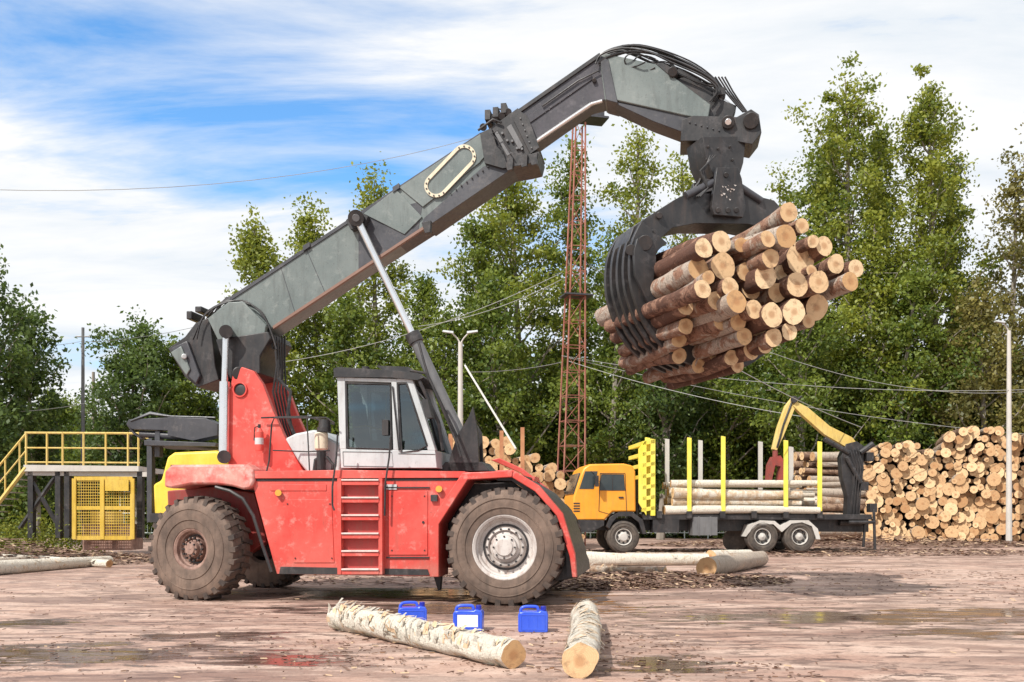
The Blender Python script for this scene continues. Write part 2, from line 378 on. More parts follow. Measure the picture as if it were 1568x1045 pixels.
wheel('inner_front_wheel',772,838,.58,.885,.47,[WHITE,BLACK])
mb=MB()
mb.prism(S.poly([(330,765),(330,850),(660,862),(690,850),(850,850),(862,800),(790,750),(400,740)],.9),.95,2.3,0)
x,z=S.p(297,840,0); mb.cyl((x,.4,.78),(x,2.9,.78),.16,mat=0); x,z=S.p(772,838,0); mb.cyl((x,.3,.86),(x,3,.86),.22,mat=0)
mb.prism(S.poly([(655,862),(668,905),(672,905),(676,862)],.9),1.0,1.1,0)
mb.prism(S.poly([(862,815),(884,868),(886,884),(850,890),(838,810)],.5),.40,2.75,0)
build('chassis',mb,[BLACK],st,.01)
mb=MB()
prof=[(386,737),(393,765),(405,810),(418,858),(424,879),(660,883),(661,806),(708,734)]
mb.prism(S.poly(prof,.2),.2,.85,0)
mb.prism(S.poly(prof,.2),2.45,3.1,0)
mb.prism(S.poly([(386,733),(386,722),(520,720),(712,722),(712,732)],.16),.16,3.14,0)
def panel(pts,y0,y1,mat): mb.prism(S.poly(pts,.2),y0,y1,mat)
panel([(595,752),(655,752),(655,850),(595,850)],.185,.1998,0)
panel([(414,742),(500,742),(500,752),(414,752)],.19,.1998,0)
panel([(438,765),(508,765),(512,862),(450,862)],.188,.1998,0)
build('side_tanks',mb,[RED],st,.012)
mb=MB()
for yy in (748,855): panel([(592,yy-2),(658,yy-2),(658,yy),(592,yy)],.175,.1998,0)
panel([(428,879),(430,868),(655,872),(658,881)],.185,.1998,0)
mb.cyl(S.q(426,755,.2),S.q(426,755,.12),.05,n=16,mat=0,cap=1)
mb.cyl(S.q(672,749,.2),S.q(672,749,.12),.05,n=16,mat=0,cap=1)
mb.box((S.q(665,763,.17)),(.10,.05,.10),0)
mb.cyl(S.q(648,800,.2),S.q(648,800,.17),.02,n=12,mat=0)
for xx,yy in ((600,760),(650,760),(600,843),(650,843),(440,772),(505,772),(452,855),(508,855)): mb.cyl(S.q(xx,yy,.19),S.q(xx,yy,.175),.012,n=6)
panel([(393,734),(712,733),(712,736),(393,737)],.19,.1998,0)
build('panel_trim',mb,[BLACK,LAMP],st)
mb=MB()
panel([(588,742),(608,742),(608,750),(588,750)],.178,.1845,0)
build('data_plate',mb,[SILV],st)
mb=MB()
arch_o=[(658,884),(657,800),(708,724),(785,721),(784,731),(716,735),(672,803),(672,884)]
mb.prism(S.poly(arch_o,.1),.1,.75,0); mb.prism(S.poly(arch_o,.1),2.6,3.2,0)
arch2=[(760,721),(786,720),(826,744),(862,786),(881,848),(884,884),(877,884),(873,852),(853,790),(820,753),(784,731),(760,731)]
mb.prism(S.poly(arch2,.2),.12,.26,0)
mb.prism(S.poly([(752,705),(765,702),(800,718),(850,757),(866,792),(860,794),(845,763),(798,725),(764,710)],3.0),2.95,3.15,0)
build('front_fenders',mb,[RED],st,.012)
mb=MB()
mb.prism(S.poly([(760,728),(784,729),(821,752),(854,789),(875,852),(877,884),(868,884),(866,854),(846,793),(815,758),(782,736),(760,736)],.2),.262,2.9,0)
mb.prism(S.poly([(680,804),(718,742),(784,738),(815,758),(845,795),(862,850),(862,870),(690,870)],.86),.87,.94,0)
build('wheel_well',mb,[BLACK],st)
mb=MB()
mb.prism(S.poly([(251,746),(252,722),(262,712),(378,711),(388,719),(389,737),(384,748),(372,750),(355,745),(330,742),(292,742),(262,748)],.12),.12,3.1,0)
build('counterweight_top',mb,[REDW],st,.035)
mb=MB()
mb.prism(S.poly([(258,752),(262,835),(300,850),(380,850),(410,830),(392,755),(330,745)],.8),.75,2.45,0)
build('counterweight',mb,[paint('dark_red_paint',(.22,.02,.018),(.3,.05,.04),.5,dirt_amt=.7)],st,.02)
mb=MB()
mb.tube([S.q(*a,.12) for a in ((330,746),(352,752),(372,764),(388,790),(402,835),(416,876))],.028,8,0)
build('rear_mudguard_edge',mb,[BLACK],st)
mb=MB()
tp=[(349,720),(350,640),(350,604),(356,575),(370,562),(388,568),(402,588),(418,630),(440,678),(468,728)]
mb.prism(S.poly(tp,1.0),1.0,1.12,0); mb.prism(S.poly(tp,1.0),2.12,2.24,0)
mb.prism(S.poly([(355,720),(356,640),(400,655),(440,722)],1.1),1.15,2.1,0)
build('boom_tower',mb,[RED],st,.012)
mb=MB()
mb.lathe([(.0001,-.006),(.10,-.006),(.11,0)],S.q(368,597,1.0),28,0); mb.lathe([(.10,-.005),(.105,-.03),(.125,-.03),(.13,0)],S.q(368,597,1.0),28,1)  # flat black disc in a ring, painted as the dark of an open hole
build('tower_hole_disc',mb,[BLACK,RED],st)
mb=MB()
mb.cyl(S.q(343,696,.95),S.q(344,585,.95),.085,n=20,mat=0); mb.cyl(S.q(344,585,.95),S.q(346,518,.95),.055,n=18,mat=0)
mb.cyl(S.q(346,508,.85),S.q(346,508,1.25),.11,n=20,mat=1)
mb.cyl(S.q(343,700,.85),S.q(343,700,1.15),.11,n=20,mat=1)
build('tilt_cylinder',mb,[CHROME,BLACK],st)
# cab
mb=MB()
w0,w1=.42,1.72
def two(pts,mat,t=.06):
    q=S.poly(pts,w0); mb.prism(q,w0,w0+t,mat); mb.prism(q,w1-t,w1,mat)
mb.prism(S.poly([(521,688),(666,690),(669,717),(522,717)],w0),w0,w1,0)
two([(516,578),(528,578),(530,688),(520,688)],0)
two([(599,580),(607,580),(612,690),(602,689)],0)
two([(620,579),(631,579),(667,690),(655,690)],0)
two([(528,578),(600,580),(600,586),(528,584)],0)
two([(607,580),(622,580),(622,586),(607,586)],0)
for pz in ((516,578,528,578,530,688,520,688),(622,579,630,579,667,690,659,690)):
    q=S.poly([(pz[0],pz[1]),(pz[2],pz[3]),(pz[4],pz[5]),(pz[6],pz[7])],w0)
    mb.prism(q,w0+.06,w0+.14,0); mb.prism(q,w1-.14,w1-.06,0)
build('cab_frame',mb,[SILV],st,.008)
mb=MB()
mb.prism(S.poly([(512,566),(518,563),(600,568),(640,572),(650,579),(640,583),(600,579),(513,578)],w0),w0-.05,w1+.05,0)
for ring in ([(530,587),(598,589),(599,688),(533,686)],[(609,588),(623,588),(654,683),(640,690),(615,693)]):
    P=[S.q(a,b,w0-.002) for a,b in ring]; mb.tube(P+[P[0]],.016,6,0)
mb.tube([S.q(601,592,w0-.02),S.q(611,690,w0-.02)],.014,6,0)
mb.box(S.q(590,655,w0-.02),(.10,.03,.24),0)
P=[S.q(a,b,w0-.004) for a,b in ((525,692),(600,693),(602,715),(526,714))]; mb.tube(P+[P[0]],.005,4,0)
mb.tube([S.q(610,695,w0-.004),S.q(666,696,w0-.004)],.006,4,0)
for w in (w0+.05,w1-.05,(w0+w1)/2):
    mb.tube([S.q(628,568,w),S.q(652,572,w),S.q(662,590,w),S.q(700,680,w),S.q(706,700,w)],.022,6,0)
mb.tube([S.q(640,579,w0),S.q(672,648,w0),S.q(678,690,w0)],.03,6,0)
for w in (.5,1.6): mb.cyl(S.q(560,562,w),S.q(560,566,w),.06,n=12)
mb.prism(S.poly([(575,560),(625,562),(640,572),(590,570)],.7),.7,1.4,0)
mb.prism(S.poly([(645,612),(655,612),(662,640),(652,640)],w0-.3),w0-.32,w0-.12,0); mb.tube([S.q(640,600,w0),S.q(650,612,w0-.2)],.012,5)
build('cab_roof_and_trim',mb,[BLACK],st,.006)
mb=MB()
mb.prism(S.poly([(530,586),(600,588),(601,688),(532,687)],w0),w0+.02,w0+.03,0)
mb.prism(S.poly([(608,587),(622,587),(655,687),(612,690)],w0),w0+.02,w0+.03,0)
mb.prism(S.poly([(530,586),(600,588),(601,688),(532,687)],w0),w1-.03,w1-.02,0)
mb.prism(S.poly([(608,587),(622,587),(655,687),(612,690)],w0),w1-.03,w1-.02,0)
mb.prism(S.poly([(625,585),(627,585),(662,688),(660,688)],w0),w0+.14,w1-.14,0)
build('cab_glass',mb,[GLASS],st)
mb=MB()
a=S.q(575,700,1.05)
mb.box((a[0],1.05,a[2]+.18),(.5,.5,.14),0); mb.xf=Matrix.Translation((a[0]-.25,1.05,a[2]+.52))@Matrix.Rotation(-.15,4,'Y'); mb.box((0,0,0),(.12,.48,.7),0); mb.box((0,0,.44),(.10,.26,.18),0); mb.xf=None
a=S.q(640,672,1.05); mb.tube([(a[0]+.1,1.05,a[2]-.4),(a[0]-.05,1.05,a[2])],.03,8)
P=[(a[0]-.05+.07*math.sin(t)*.6,1.05+.2*math.cos(t),a[2]+.12*math.sin(t)) for t in [k*math.pi/8 for k in range(17)]]; mb.tube(P,.014,6)
mb.box((a[0]+.05,1.5,a[2]-.1),(.25,.2,.3),0)
build('cab_seat_and_controls',mb,[BLACK],st,.02)
mb=MB(); mb.tube([S.q(540,655,w0+.09),S.q(560,652,w0+.09),S.q(590,660,w0+.09)],.014,6); mb.tube([S.q(590,660,w0+.09),S.q(592,600,w0+.09)],.010,6)
build('cab_grab_bar',mb,[YEL],st)
mb=MB()
for xx in (520,583): mb.prism(S.poly([(xx-3,733),(xx+3,733),(xx+3,880),(xx-3,880)],.08),.06,.1998,0)
for yy in (738,765,792,820,847,875):
    mb.prism(S.poly([(523,yy-1),(580,yy-1),(580,yy+5),(523,yy+5)],.05),.05,.18,0); mb.prism(S.poly([(523,yy-4),(580,yy-4),(580,yy-1.5),(523,yy-1.5)],.05),.03,.18,1)
build('ladder',mb,[RED,STEP],st,.004)
mb=MB(); mb.prism(S.poly([(524,742),(580,742),(580,872),(524,872)],.19),.183,.1995,0); build('ladder_recess_shade',mb,[paint('shadow_red',(.34,.035,.03),dirt_amt=.6)],st)  # flat darker red panel, the shade behind the steps put into its colour
mb=MB()
def hr(pts,w,r=.016): mb.tube([S.q(a,b,w) for a,b in pts],r,6)
hr([(512,782),(509,774),(509,745),(515,700),(517,665)],.06)
hr([(589,790),(590,740),(596,700),(598,670)],.06)
hr([(404,740),(412,706),(416,650),(420,640),(500,640),(512,648)],.3,.014)
hr([(400,640),(470,638),(512,650)],.9,.014); hr([(418,690),(470,692),(505,690)],.3,.011)
hr([(470,640),(474,722)],.3,.012)
for k in range(5):
    hr([(420+k*4,515),(424+k*3,560),(418+k*5,600),(430+k*4,650),(445+k*5,700)],1.25+.08*k,.018)
hr([(425,580),(445,600),(440,640),(452,668)],1.15,.03)
build('handrails_and_hoses',mb,[BLACK],st)
mb=MB()
mb.prism(S.poly([(436,672),(452,664),(482,658),(521,682),(521,724),(470,724),(456,706)],.75),.75,2.3,0)
mb.cyl(S.q(492,690,.6),S.q(492,662,.6),.105,n=20,mat=1)
build('engine_cover',mb,[SILV,CREAM],st,.03)
mb=MB()
mb.cyl(S.q(496,662,.6),S.q(496,655,.6),.11,n=20); mb.cyl(S.q(497,655,.6),S.q(497,643,.6),.10,.085,n=20); mb.cyl(S.q(492,722,.6),S.q(492,690,.6),.075,n=16)
mb.tube([S.q(492,700,.6),S.q(484,705,.6),S.q(482,722,.6)],.04,8); mb.tube([S.q(500,700,.55),S.q(510,712,.55),S.q(508,724,.55)],.03,8)
build('air_precleaner',mb,[BLACK],st)
mb=MB()
mb.cyl(S.q(397,690,.85),S.q(397,662,.85),.07,n=18,mat=0); mb.cyl(S.q(397,662,.85),S.q(397,656,.85),.07,.03,n=18,mat=0); mb.cyl(S.q(397,656,.85),S.q(397,650,.85),.025,n=10,mat=1)
mb.cyl(S.q(397,681,.85),S.q(397,671,.85),.0715,n=18,mat=2); mb.tube([S.q(397,652,.85),S.q(390,655,.85),S.q(389,675,.85)],.01,5,1)
build('fire_extinguisher',mb,[RED,BLACK,SILV],st)
# ---- boom
BW0,BW1=1.30,1.86
mb=MB()
mb.prism(S.poly([(330,478),(352,458),(470,383),(736,207),(742,228),(748,262),(652,346),(560,406),(418,502),(395,518),(350,512)],BW0),BW0,BW1,0)
build('outer_boom',mb,[GREY],st,.012)
mb=MB()
e=.012
mb.prism(S.poly([(549,340),(642,352),(655,344),(560,405),(549,412)],BW0-e),BW0-e,BW1+e,0)
mb.prism(S.poly([(650,334),(740,256),(800,232),(812,238),(800,248),(655,347),(646,342)],BW0-e),BW0-e-.01,BW1+e,0)
mb.prism(S.poly([(549,338),(560,330),(648,308),(640,358),(620,366)],BW0),BW0-.004,BW0-.0005,0)
build('boom_reinforcement',mb,[DGREY],st,.006)
mb=MB()
mb.prism(S.poly([(557,328),(607,291),(647,333),(620,360)],BW0),BW0-.03,BW0-.005,0)
mb.prism(S.poly([(612,288),(740,204),(745,238),(735,250),(648,318)],BW0),BW0-.028,BW0-.001,0)
build('boom_side_panels',mb,[GREY],st,.006)
mb=MB()
A=Vector((668,285));B_=Vector((711,240));d=(B_-A).normalized();nn=Vector((-d.y,d.x))
def stad(r):
    P=[]
    for k in range(13):
        t=math.pi*k/12; P.append(A+nn*(r*math.cos(t))-d*(r*math.sin(t)))
    for k in range(13):
        t=math.pi*k/12; P.append(B_-nn*(r*math.cos(t))+d*(r*math.sin(t)))
    return P
vo=[S.q(p.x,p.y,BW0-.03) for p in stad(18)]; vi=[S.q(p.x,p.y,BW0-.03) for p in stad(13)]
n=len(vo); off=-.02
vs=[(a,b+off,c) for a,b,c in vo]+[(a,b+off,c) for a,b,c in vi]+vo+vi
fs=[]
for i in range(n):
    j=(i+1)%n; fs+=[[i,j,n+j,n+i],[i,2*n+i,2*n+j,j],[n+i,n+j,3*n+j,3*n+i]]
mb.add(vs,fs,0)
for k in range(0,n,2):
    p=stad(15.5)[k]; q=S.q(p.x,p.y,BW0-.05); mb.cyl(q,(q[0],q[1]-.012,q[2]),.014,n=6,mat=1)
for k in range(12):
    t=k/11; q=S.q(690+90*t,296-60*t*1.05,BW0-.03); mb.cyl(q,(q[0],q[1]-.02,q[2]),.014,n=6,mat=1)
build('inspection_ring',mb,[CREAM,BLACK],st)
mb=MB()
mb.prism(S.poly([(352,456),(736,204),(737,209),(353,461)],BW0),BW0-.02,BW1+.02,0)
mb.prism(S.poly([(418,500),(655,343),(656,347),(419,504)],BW0),BW0-.02,BW0+.05,1)
for xx in (470,607):
    y0=458-(xx-352)*.654; mb.prism(S.poly([(xx-5,y0-3),(xx+5,y0-9),(xx+6,y0-2),(xx-4,y0+5)],BW0),BW0-.05,BW1+.05,0)
for (a,b,c_,d_) in ((470,384,498,449),(430,410,452,480)): mb.tube([S.q(a,b,BW0-.001),S.q(c_,d_,BW0-.001)],.006,4,0)
build('boom_flanges',mb,[DGREY,paint('brown_edge',(.20,.11,.08),dirt_amt=.4)],st)
# collar
mb=MB()
mb.prism(S.poly([(735,204),(752,196),(760,222),(800,240),(826,232),(822,248),(805,252),(770,258),(742,250)],BW0-.08),BW0-.08,BW1+.08,0)
mb.prism(S.poly([(752,196),(793,166),(800,176),(812,214),(826,236),(800,250),(770,224)],BW0-.04),BW0-.05,BW1+.05,0)
mb.prism(S.poly([(793,168),(808,178),(826,226),(812,236),(786,184)],BW0-.1),BW0-.1,BW1+.1,0)
for p in ((757,182),(768,178),(740,195),(778,172)): mb.cyl(S.q(p[0],p[1],BW0-.03),S.q(p[0],p[1],BW1),.06,n=12)
for p in ((752,188),(764,184),(776,178)): mb.box(S.q(*p,(BW0+BW1)/2),(.09,.66,.16),0)
mb.tube([S.q(732,200,1.2),S.q(755,183,1.2),S.q(768,188,1.2)],.02,6)
mb.tube([S.q(770,236,1.1),S.q(762,215,1.1),S.q(752,205,1.1),S.q(762,200,1.1),S.q(782,232,1.1)],.012,6)
for p in ((778,246),(800,241),(815,238),(652,342)): mb.prism(S.poly([(p[0]-6,p[1]),(p[0]+8,p[1]-4),(p[0]+7,p[1]+14),(p[0]-1,p[1]+16)],1.2),1.18,1.28,0)
for k in range(6):
    q=S.q(762+k*7.5,204+k*6-(k%2)*5,BW0-.06); mb.cyl(q,(q[0],q[1]-.03,q[2]),.022,n=8,mat=1)
    q=S.q(797+k*3.4,182+k*9,BW0-.1); mb.cyl(q,(q[0],q[1]-.02,q[2]),.014,n=6,mat=1)
mb.prism(S.poly([(758,206),(764,202),(784,236),(777,240)],BW0-.06),BW0-.085,BW0-.055,1); mb.prism(S.poly([(776,196),(783,191),(801,224),(795,230)],BW0-.06),BW0-.085,BW0-.055,1)
for p in ((751,180),(764,172)):
    P=[S.q(p[0]+5*math.cos(t),p[1]+5*math.sin(t),1.5) for t in [j*math.pi/6 for j in range(13)]]; mb.tube(P,.014,5)
build('boom_collar',mb,[BLACK,MGREY],st,.008)
mb=MB()
I0,I1=1.36,1.82
mb.prism(S.poly([(700,240),(790,175),(918,86),(932,92),(930,152),(905,158),(822,217),(720,284)],I0),I0,I1,0)
mb.prism(S.poly([(806,180),(905,112),(908,122),(808,192)],I0),I0-.02,I0-.001,0)
mb.prism(S.poly([(790,171),(918,82),(921,87),(792,177)],I0),I0-.03,I1+.03,1)
mb.tube([S.q(918,108,I0-.05),S.q(885,124,I0-.05),S.q(830,163,I0-.05)],.014,6,1)
mb.cyl(S.q(910,123,I0-.06),S.q(910,123,I0),.035,n=12,mat=1)
build('inner_boom',mb,[paint('inner_boom_paint',(.045,.043,.05),(.09,.08,.09),.32,dirt=(.02,.02,.02),dirt_amt=.5,wear=(.13,.12,.13)),BLACK],st,.01)
mb=MB(); mb.tube([S.q(818,219,I0-.03),S.q(905,160,I0-.03)],.032,10,0); mb.tube([S.q(905,160,I0-.03),S.q(922,155,I0-.03)],.03,10,0)
build('boom_wear_strip',mb,[CHROME],st)
mb=MB()
mb.prism(S.poly([(918,86),(928,82),(1008,99),(1036,121),(1088,160),(1084,184),(1052,178),(936,152),(926,154)],I0-.03),I0-.03,I1+.03,0)
build('gooseneck',mb,[GREY],st,.015)
mb=MB()
mb.prism(S.poly([(932,92),(918,84),(928,153),(946,158)],I0-.05),I0-.05,I1+.05,0)
mb.prism(S.poly([(930,153),(1050,178),(1092,186),(1088,205),(1046,203),(1000,186)],I0),I0,I1,0)
mb.prism(S.poly([(1004,98),(1016,95),(1040,112),(1030,120)],I0-.04),I0-.04,I1+.04,1)
mb.prism(S.poly([(1044,184),(1062,178),(1128,180),(1150,168),(1162,176),(1166,204),(1152,222),(1120,216),(1042,217)],I0-.06),I0-.08,I1+.08,1)
mb.prism(S.poly([(1036,121),(1050,118),(1098,150),(1128,162),(1122,180),(1086,182)],I0+.08),I0+.08,I1-.08,1)
mb.cyl(S.q(1030,110,I0-.10),S.q(1030,110,I1+.1),.075,n=20,mat=1)
mb.cyl(S.q(1115,187,I0-.16),S.q(1115,187,I1+.16),.10,n=20,mat=1); mb.cyl(S.q(1115,187,I0-.19),S.q(1115,187,I0-.15),.05,n=16,mat=2)
mb.cyl(S.q(1150,185,I0-.16),S.q(1150,185,I1+.16),.12,n=20,mat=1)
mb.cyl(S.q(1036,112,1.55),S.q(1092,146,1.55),.085,n=18,mat=1); mb.cyl(S.q(1092,146,1.55),S.q(1122,166,1.55),.05,n=14,mat=2)
mb.box(S.q(1100,150,1.62),(.2,.5,.12),1)
for k in range(6): q=S.q(1056+k*9,188+k*2.5,I0-.08); mb.cyl(q,(q[0],q[1]-.02,q[2]),.016,n=6,mat=0)
build('gooseneck_head',mb,[DGREY,BLACK,CHROME],st,.01)
mb=MB()
rr=random.Random(3)
for k in range(15):
    w=1.28+.045*k; s0=rr.uniform(-14,14); h=rr.uniform(-14,16); g=rr.uniform(-6,8)
    pts=[(915+s0*.4,98),(928+s0,84-h*.3),(960+s0,75-h*.4),(1000+s0,82-h*.6+g),(1040+s0*1.6,98-h*.5+g),(1080+s0*.8,118-h*.4+g),(1100+s0*.3,136),(1090+s0*.5,156)]
    mb.tube(cr([S.q(a,b,w) for a,b in pts],4),.011+.009*rr.random(),6)
for k in range(8):
    c=S.q(975+k*14,92+k*6,1.3+.07*k); a_=rr.uniform(.12,.22); b_=rr.uniform(.08,.16)
    mb.tube([(c[0]+a_*math.cos(t),c[1]+.05*math.sin(t*2),c[2]+b_*math.sin(t)) for t in [j*math.pi/8 for j in range(15)]],.013,6)
for k in range(4):
    mb.tube([S.q(a,b,1.4+.1*k) for a,b in ((1095+k*5,118),(1110+k*4,140),(1125+k*3,158),(1138+k*2,172))],.013,6)
for k in range(4):
    mb.tube([S.q(a,b,1.4+.1*k) for a,b in ((1070-k*6,215),(1068-k*4,240),(1078-k*2,262),(1070+k*3,280),(1060+k*5,292))],.02,6)
for k in range(7):
    j=rr.uniform(-5,5)
    mb.tube(cr([S.q(a,b,1.2+.08*k) for a,b in ((300+j,520),(310+k*3,487+j),(335+k*2,468-k*2),(370+j,460+k),(398,477+k*3+j),(412,500+k*2),(422+j,535))],3),.014,6)
build('hydraulic_hoses',mb,[BLACK],st,smooth=60)
mb=MB()
mb.prism(S.poly([(258,534),(284,516),(300,495),(322,486),(326,520),(330,560),(336,582),(304,594),(284,578)],1.3),1.28,1.98,0)
mb.prism(S.poly([(262,533),(286,522),(306,575),(300,588),(285,574)],1.2),1.2,1.28,1)
mb.prism(S.poly([(330,520),(410,508),(414,518),(398,545),(398,572),(352,580),(340,552)],1.12),1.12,2.08,0)
mb.prism(S.poly([(318,488),(350,463),(372,462),(408,498),(405,516),(372,535),(338,530)],1.16),1.15,1.24,3)
mb.prism(S.poly([(262,540),(278,530),(292,566),(286,576)],1.19),1.17,1.198,3)
mb.cyl(S.q(366,572,1.0),S.q(366,572,2.3),.11,n=22,mat=0)
mb.cyl(S.q(282,546,1.12),S.q(282,546,2.05),.045,n=18,mat=2)
mb.box(S.q(300,487,1.6),(.1,.5,.14),0); mb.box(S.q(318,480,1.6),(.12,.7,.1),0)
build('boom_foot',mb,[BLACK,DGREY,SILV,GREY],st,.015)
mb=MB()
for w in (1.02,2.12):
    mb.cyl(S.q(546,334,w),S.q(636,522,w),.058,n=20,mat=1)
    mb.cyl(S.q(633,515,w),S.q(716,690,w),.095,n=24,mat=0); mb.cyl(S.q(631,511,w),S.q(638,525,w),.125,n=24,mat=2)
    mb.cyl(S.q(545,334,w-.12),S.q(545,334,w+.12),.13,n=24,mat=2); mb.cyl(S.q(545,334,w-.13),S.q(545,334,w-.12),.06,n=24,mat=0)
    mb.cyl(S.q(716,690,w-.12),S.q(716,690,w+.12),.14,n=24,mat=2)
    mb.tube([S.q(641,525,w-.08),S.q(655,575,w-.1),S.q(700,670,w-.1)],.022,6,2)
    mb.prism(S.poly([(694,700),(704,670),(722,640),(728,625),(735,662),(738,722),(690,722)],w),w-.22,w-.14,2)
    mb.prism(S.poly([(694,700),(704,670),(722,640),(735,662),(738,722),(690,722)],w),w+.14,w+.2,2)
mb.cyl(S.q(545,334,1.0),S.q(545,334,2.2),.08,n=18,mat=2)
mb.prism(S.poly([(528,336),(545,320),(562,330),(556,346),(535,350)],1.1),1.15,2.0,2)
build('lift_cylinders',mb,[MGREY,CHROME,BLACK],st,.004)
mb=MB()
mb.prism(S.poly([(672,722),(684,708),(740,708),(752,722)],.9),.8,1.5,0)
mb.prism(S.poly([(688,722),(700,712),(800,728),(800,740)],1.5),1.5,2.9,0)
build('front_deck',mb,[BLACK],st,.01)

# ------------------------------------------------------------ GRAPPLE
G=Frame(3.10,15.35,18.0)
gr=empty('log_grapple',(G.O.x,G.O.y,0),G.ang); gr.parent=st
gr.matrix_parent_inverse=Matrix.Rotation(-S.ang,4,'Z')@Matrix.Translation((-S.O.x,-S.O.y,0))
outer=cr([(962,352),(947,385),(944,430),(952,470),(972,515),(1005,548),(1045,568),(1100,574)])
inner=cr([(1000,385),(984,400),(981,432),(988,468),(1006,500),(1035,526),(1070,545),(1104,560)])
MX=1078
mb=MB()
def cplate(w,th,mat=0,mirror=False,k0=0,kmax=None,f0=0.,f1=1.):
    vs=[];fs=[]
    OI=list(zip(outer,inner))[k0:kmax]
    for o,i in OI:
        A0=Vector(G.p(o.x,o.y,0));B0=Vector(G.p(i.x,i.y,0)); a=A0.lerp(B0,f0); b=A0.lerp(B0,f1)
        if mirror:
            c=G.p(MX,400,0)[0]; a=(2*c-a[0],a[1]);b=(2*c-b[0],b[1])
        vs+=[(a[0],w,a[1]),(b[0],w,b[1]),(a[0],w+th,a[1]),(b[0],w+th,b[1])]
    m=len(OI)
    for k in range(m-1):
        q=4*k
        F=[[q,q+4,q+5,q+1],[q+2,q+3,q+7,q+6],[q,q+2,q+6,q+4],[q+1,q+5,q+7,q+3]]
        if mirror: F=[f[::-1] for f in F]
        fs+=F
    fs+=[[0,1,3,2],[4*m-4,4*m-2,4*m-1,4*m-3]]
    mb.add(vs,fs,mat)
for k in range(5): cplate(-.48+.22*k,.075)
cplate(-.46,.98,k0=0,kmax=25,f0=.35,f1=.72)      # solid web tying the tines together
for mside in (False,True):
    for o,i in list(zip(outer,inner))[:32:6]:
        a=G.p((o.x+i.x)/2,(o.y+i.y)/2,0); x=a[0]
        if mside: x=2*G.p(MX,400,0)[0]-x
        mb.cyl((x,-.48 if not mside else -.1,a[1]),(x,.46 if not mside else .75,a[1]),.045,n=10)
for k in (0,1,2,3): cplate(-.15+.28*k,.07,mirror=True,kmax=28)
build('grapple_tines',mb,[BLACK],gr,.004)
mb=MB()
arch=[(958,372),(966,350),(992,332),(1030,308),(1052,298),(1090,300),(1140,300),(1180,310),(1200,332),(1208,360),(1190,372),(1170,352),(1140,346),(1060,345),(1025,352),(1003,372),(996,392),(965,392)]
mb.prism(G.poly(arch,-.2),-.3,.3,0)
mb.prism(G.poly([(975,366),(990,360),(1003,370),(1004,400),(1000,430),(1008,465),(1012,485),(1000,480),(985,450),(972,420),(970,385)],-.58),-.60,-.53,0)
mb.cyl(G.q(988,372,-.64),G.q(988,372,.52),.11,n=24)
mb.cyl(G.q(966,383,-.54),G.q(966,383,.5),.08,n=20)
mb.cyl(G.q(1010,330,-.36),G.q(1010,330,.36),.05,n=14)
x=2*G.p(MX,400,0)[0]
a=G.p(988,372,0); mb.cyl((x-a[0],-.3,a[1]),(x-a[0],.5,a[1]),.13,n=24)
mb.cyl(G.q(1103,300,0),G.q(1103,262,0),.30,.27,n=28); mb.cyl(G.q(1103,262,0),G.q(1103,240,0),.2,n=24)
mb.prism(G.poly([(1068,215),(1134,215),(1130,255),(1124,275),(1085,275),(1074,250)],-.1),-.26,.26,0)
mb.prism(G.poly([(1096,258),(1128,258),(1134,275),(1140,320),(1136,334),(1092,330),(1088,318)],-.36),-.40,-.33,0)
mb.prism(G.poly([(1096,258),(1128,258),(1134,275),(1140,320),(1136,334),(1092,330),(1088,318)],-.36),.33,.40,0)
for p in ((1112,268),(1115,322),(1100,322),(1128,322)): mb.cyl(G.q(*p,-.43),G.q(*p,.43),.04,n=14)
for p in ((1085,225),(1100,228),(1118,225),(1122,245),(1082,245)): mb.cyl(G.q(*p,-.29),G.q(*p,-.26),.022,n=6)
for k in range(3): mb.tube([G.q(a,b,-.34-.03*k) for a,b in ((1088+k*4,238),(1078-k*3,262),(1084,288),(1066+k*3,302))],.016,6)
build('grapple_frame',mb,[BLACK],gr,.01)
mb=MB()
mb.cyl(G.q(1092,280,-.3),G.q(1050,300,-.3),.06,n=16,mat=0); mb.cyl(G.q(1130,285,-.3),G.q(1165,308,-.3),.06,n=16,mat=0)
for k in range(16):
    px=1102+random.uniform(0,22);py=282+random.uniform(0,24)
    mb.prism(G.poly([(px,py),(px+random.uniform(1,5),py+1),(px+2,py+random.uniform(2,4))],-.4),-.403-.0005*k,-.4005,1)
build('grapple_cylinders',mb,[DGREY,WHITE],gr)

# ------------------------------------------------------------ LOG BUNDLE
B=Frame(3.65,13.55,18.0)
ends=[(1208,325,15),(1228,346,12),(1204,362,17),(1105,371,16),(1077,380,14),(1150,385,18),(1176,366,12),(1226,395,24),(1262,377,15),(1280,404,15),(1311,411,14),(1302,431,14),(1070,412,17),(1107,407,20),(1142,416,14),(1180,396,14),(1172,424,18),(1197,418,13),(1221,436,18),(1254,432,17),(1076,443,13),(1118,440,14),(1150,443,15),(1190,448,15),(1097,461,14),(1128,462,16),(1155,474,14),(1182,482,18),(1216,478,19),(1251,471,20),(1107,489,16),(1131,493,13),(1160,501,15),(1185,517,14),(1209,508,13),(1238,492,11),(1140,515,13),(1085,425,10),(1243,415,9),(1135,375,11),(1245,370,10)]
mb=MB(); ra=random.Random(5)
for px,py,r in ends:
    w=ra.uniform(-.3,.35)
    x,z=B.p(px,py,w); rad=r*13.6/FPX*1.03
    ln=ra.uniform(2.7,3.15)
    mb.log((x,w,z),(x+ra.uniform(-.08,.12),w+ln,z+ra.uniform(-.08,.08)),rad,rad*ra.uniform(.75,1.0),16,7,(ra.uniform(-.08,.08),0,ra.uniform(-.08,.08)),.13,ra.random())
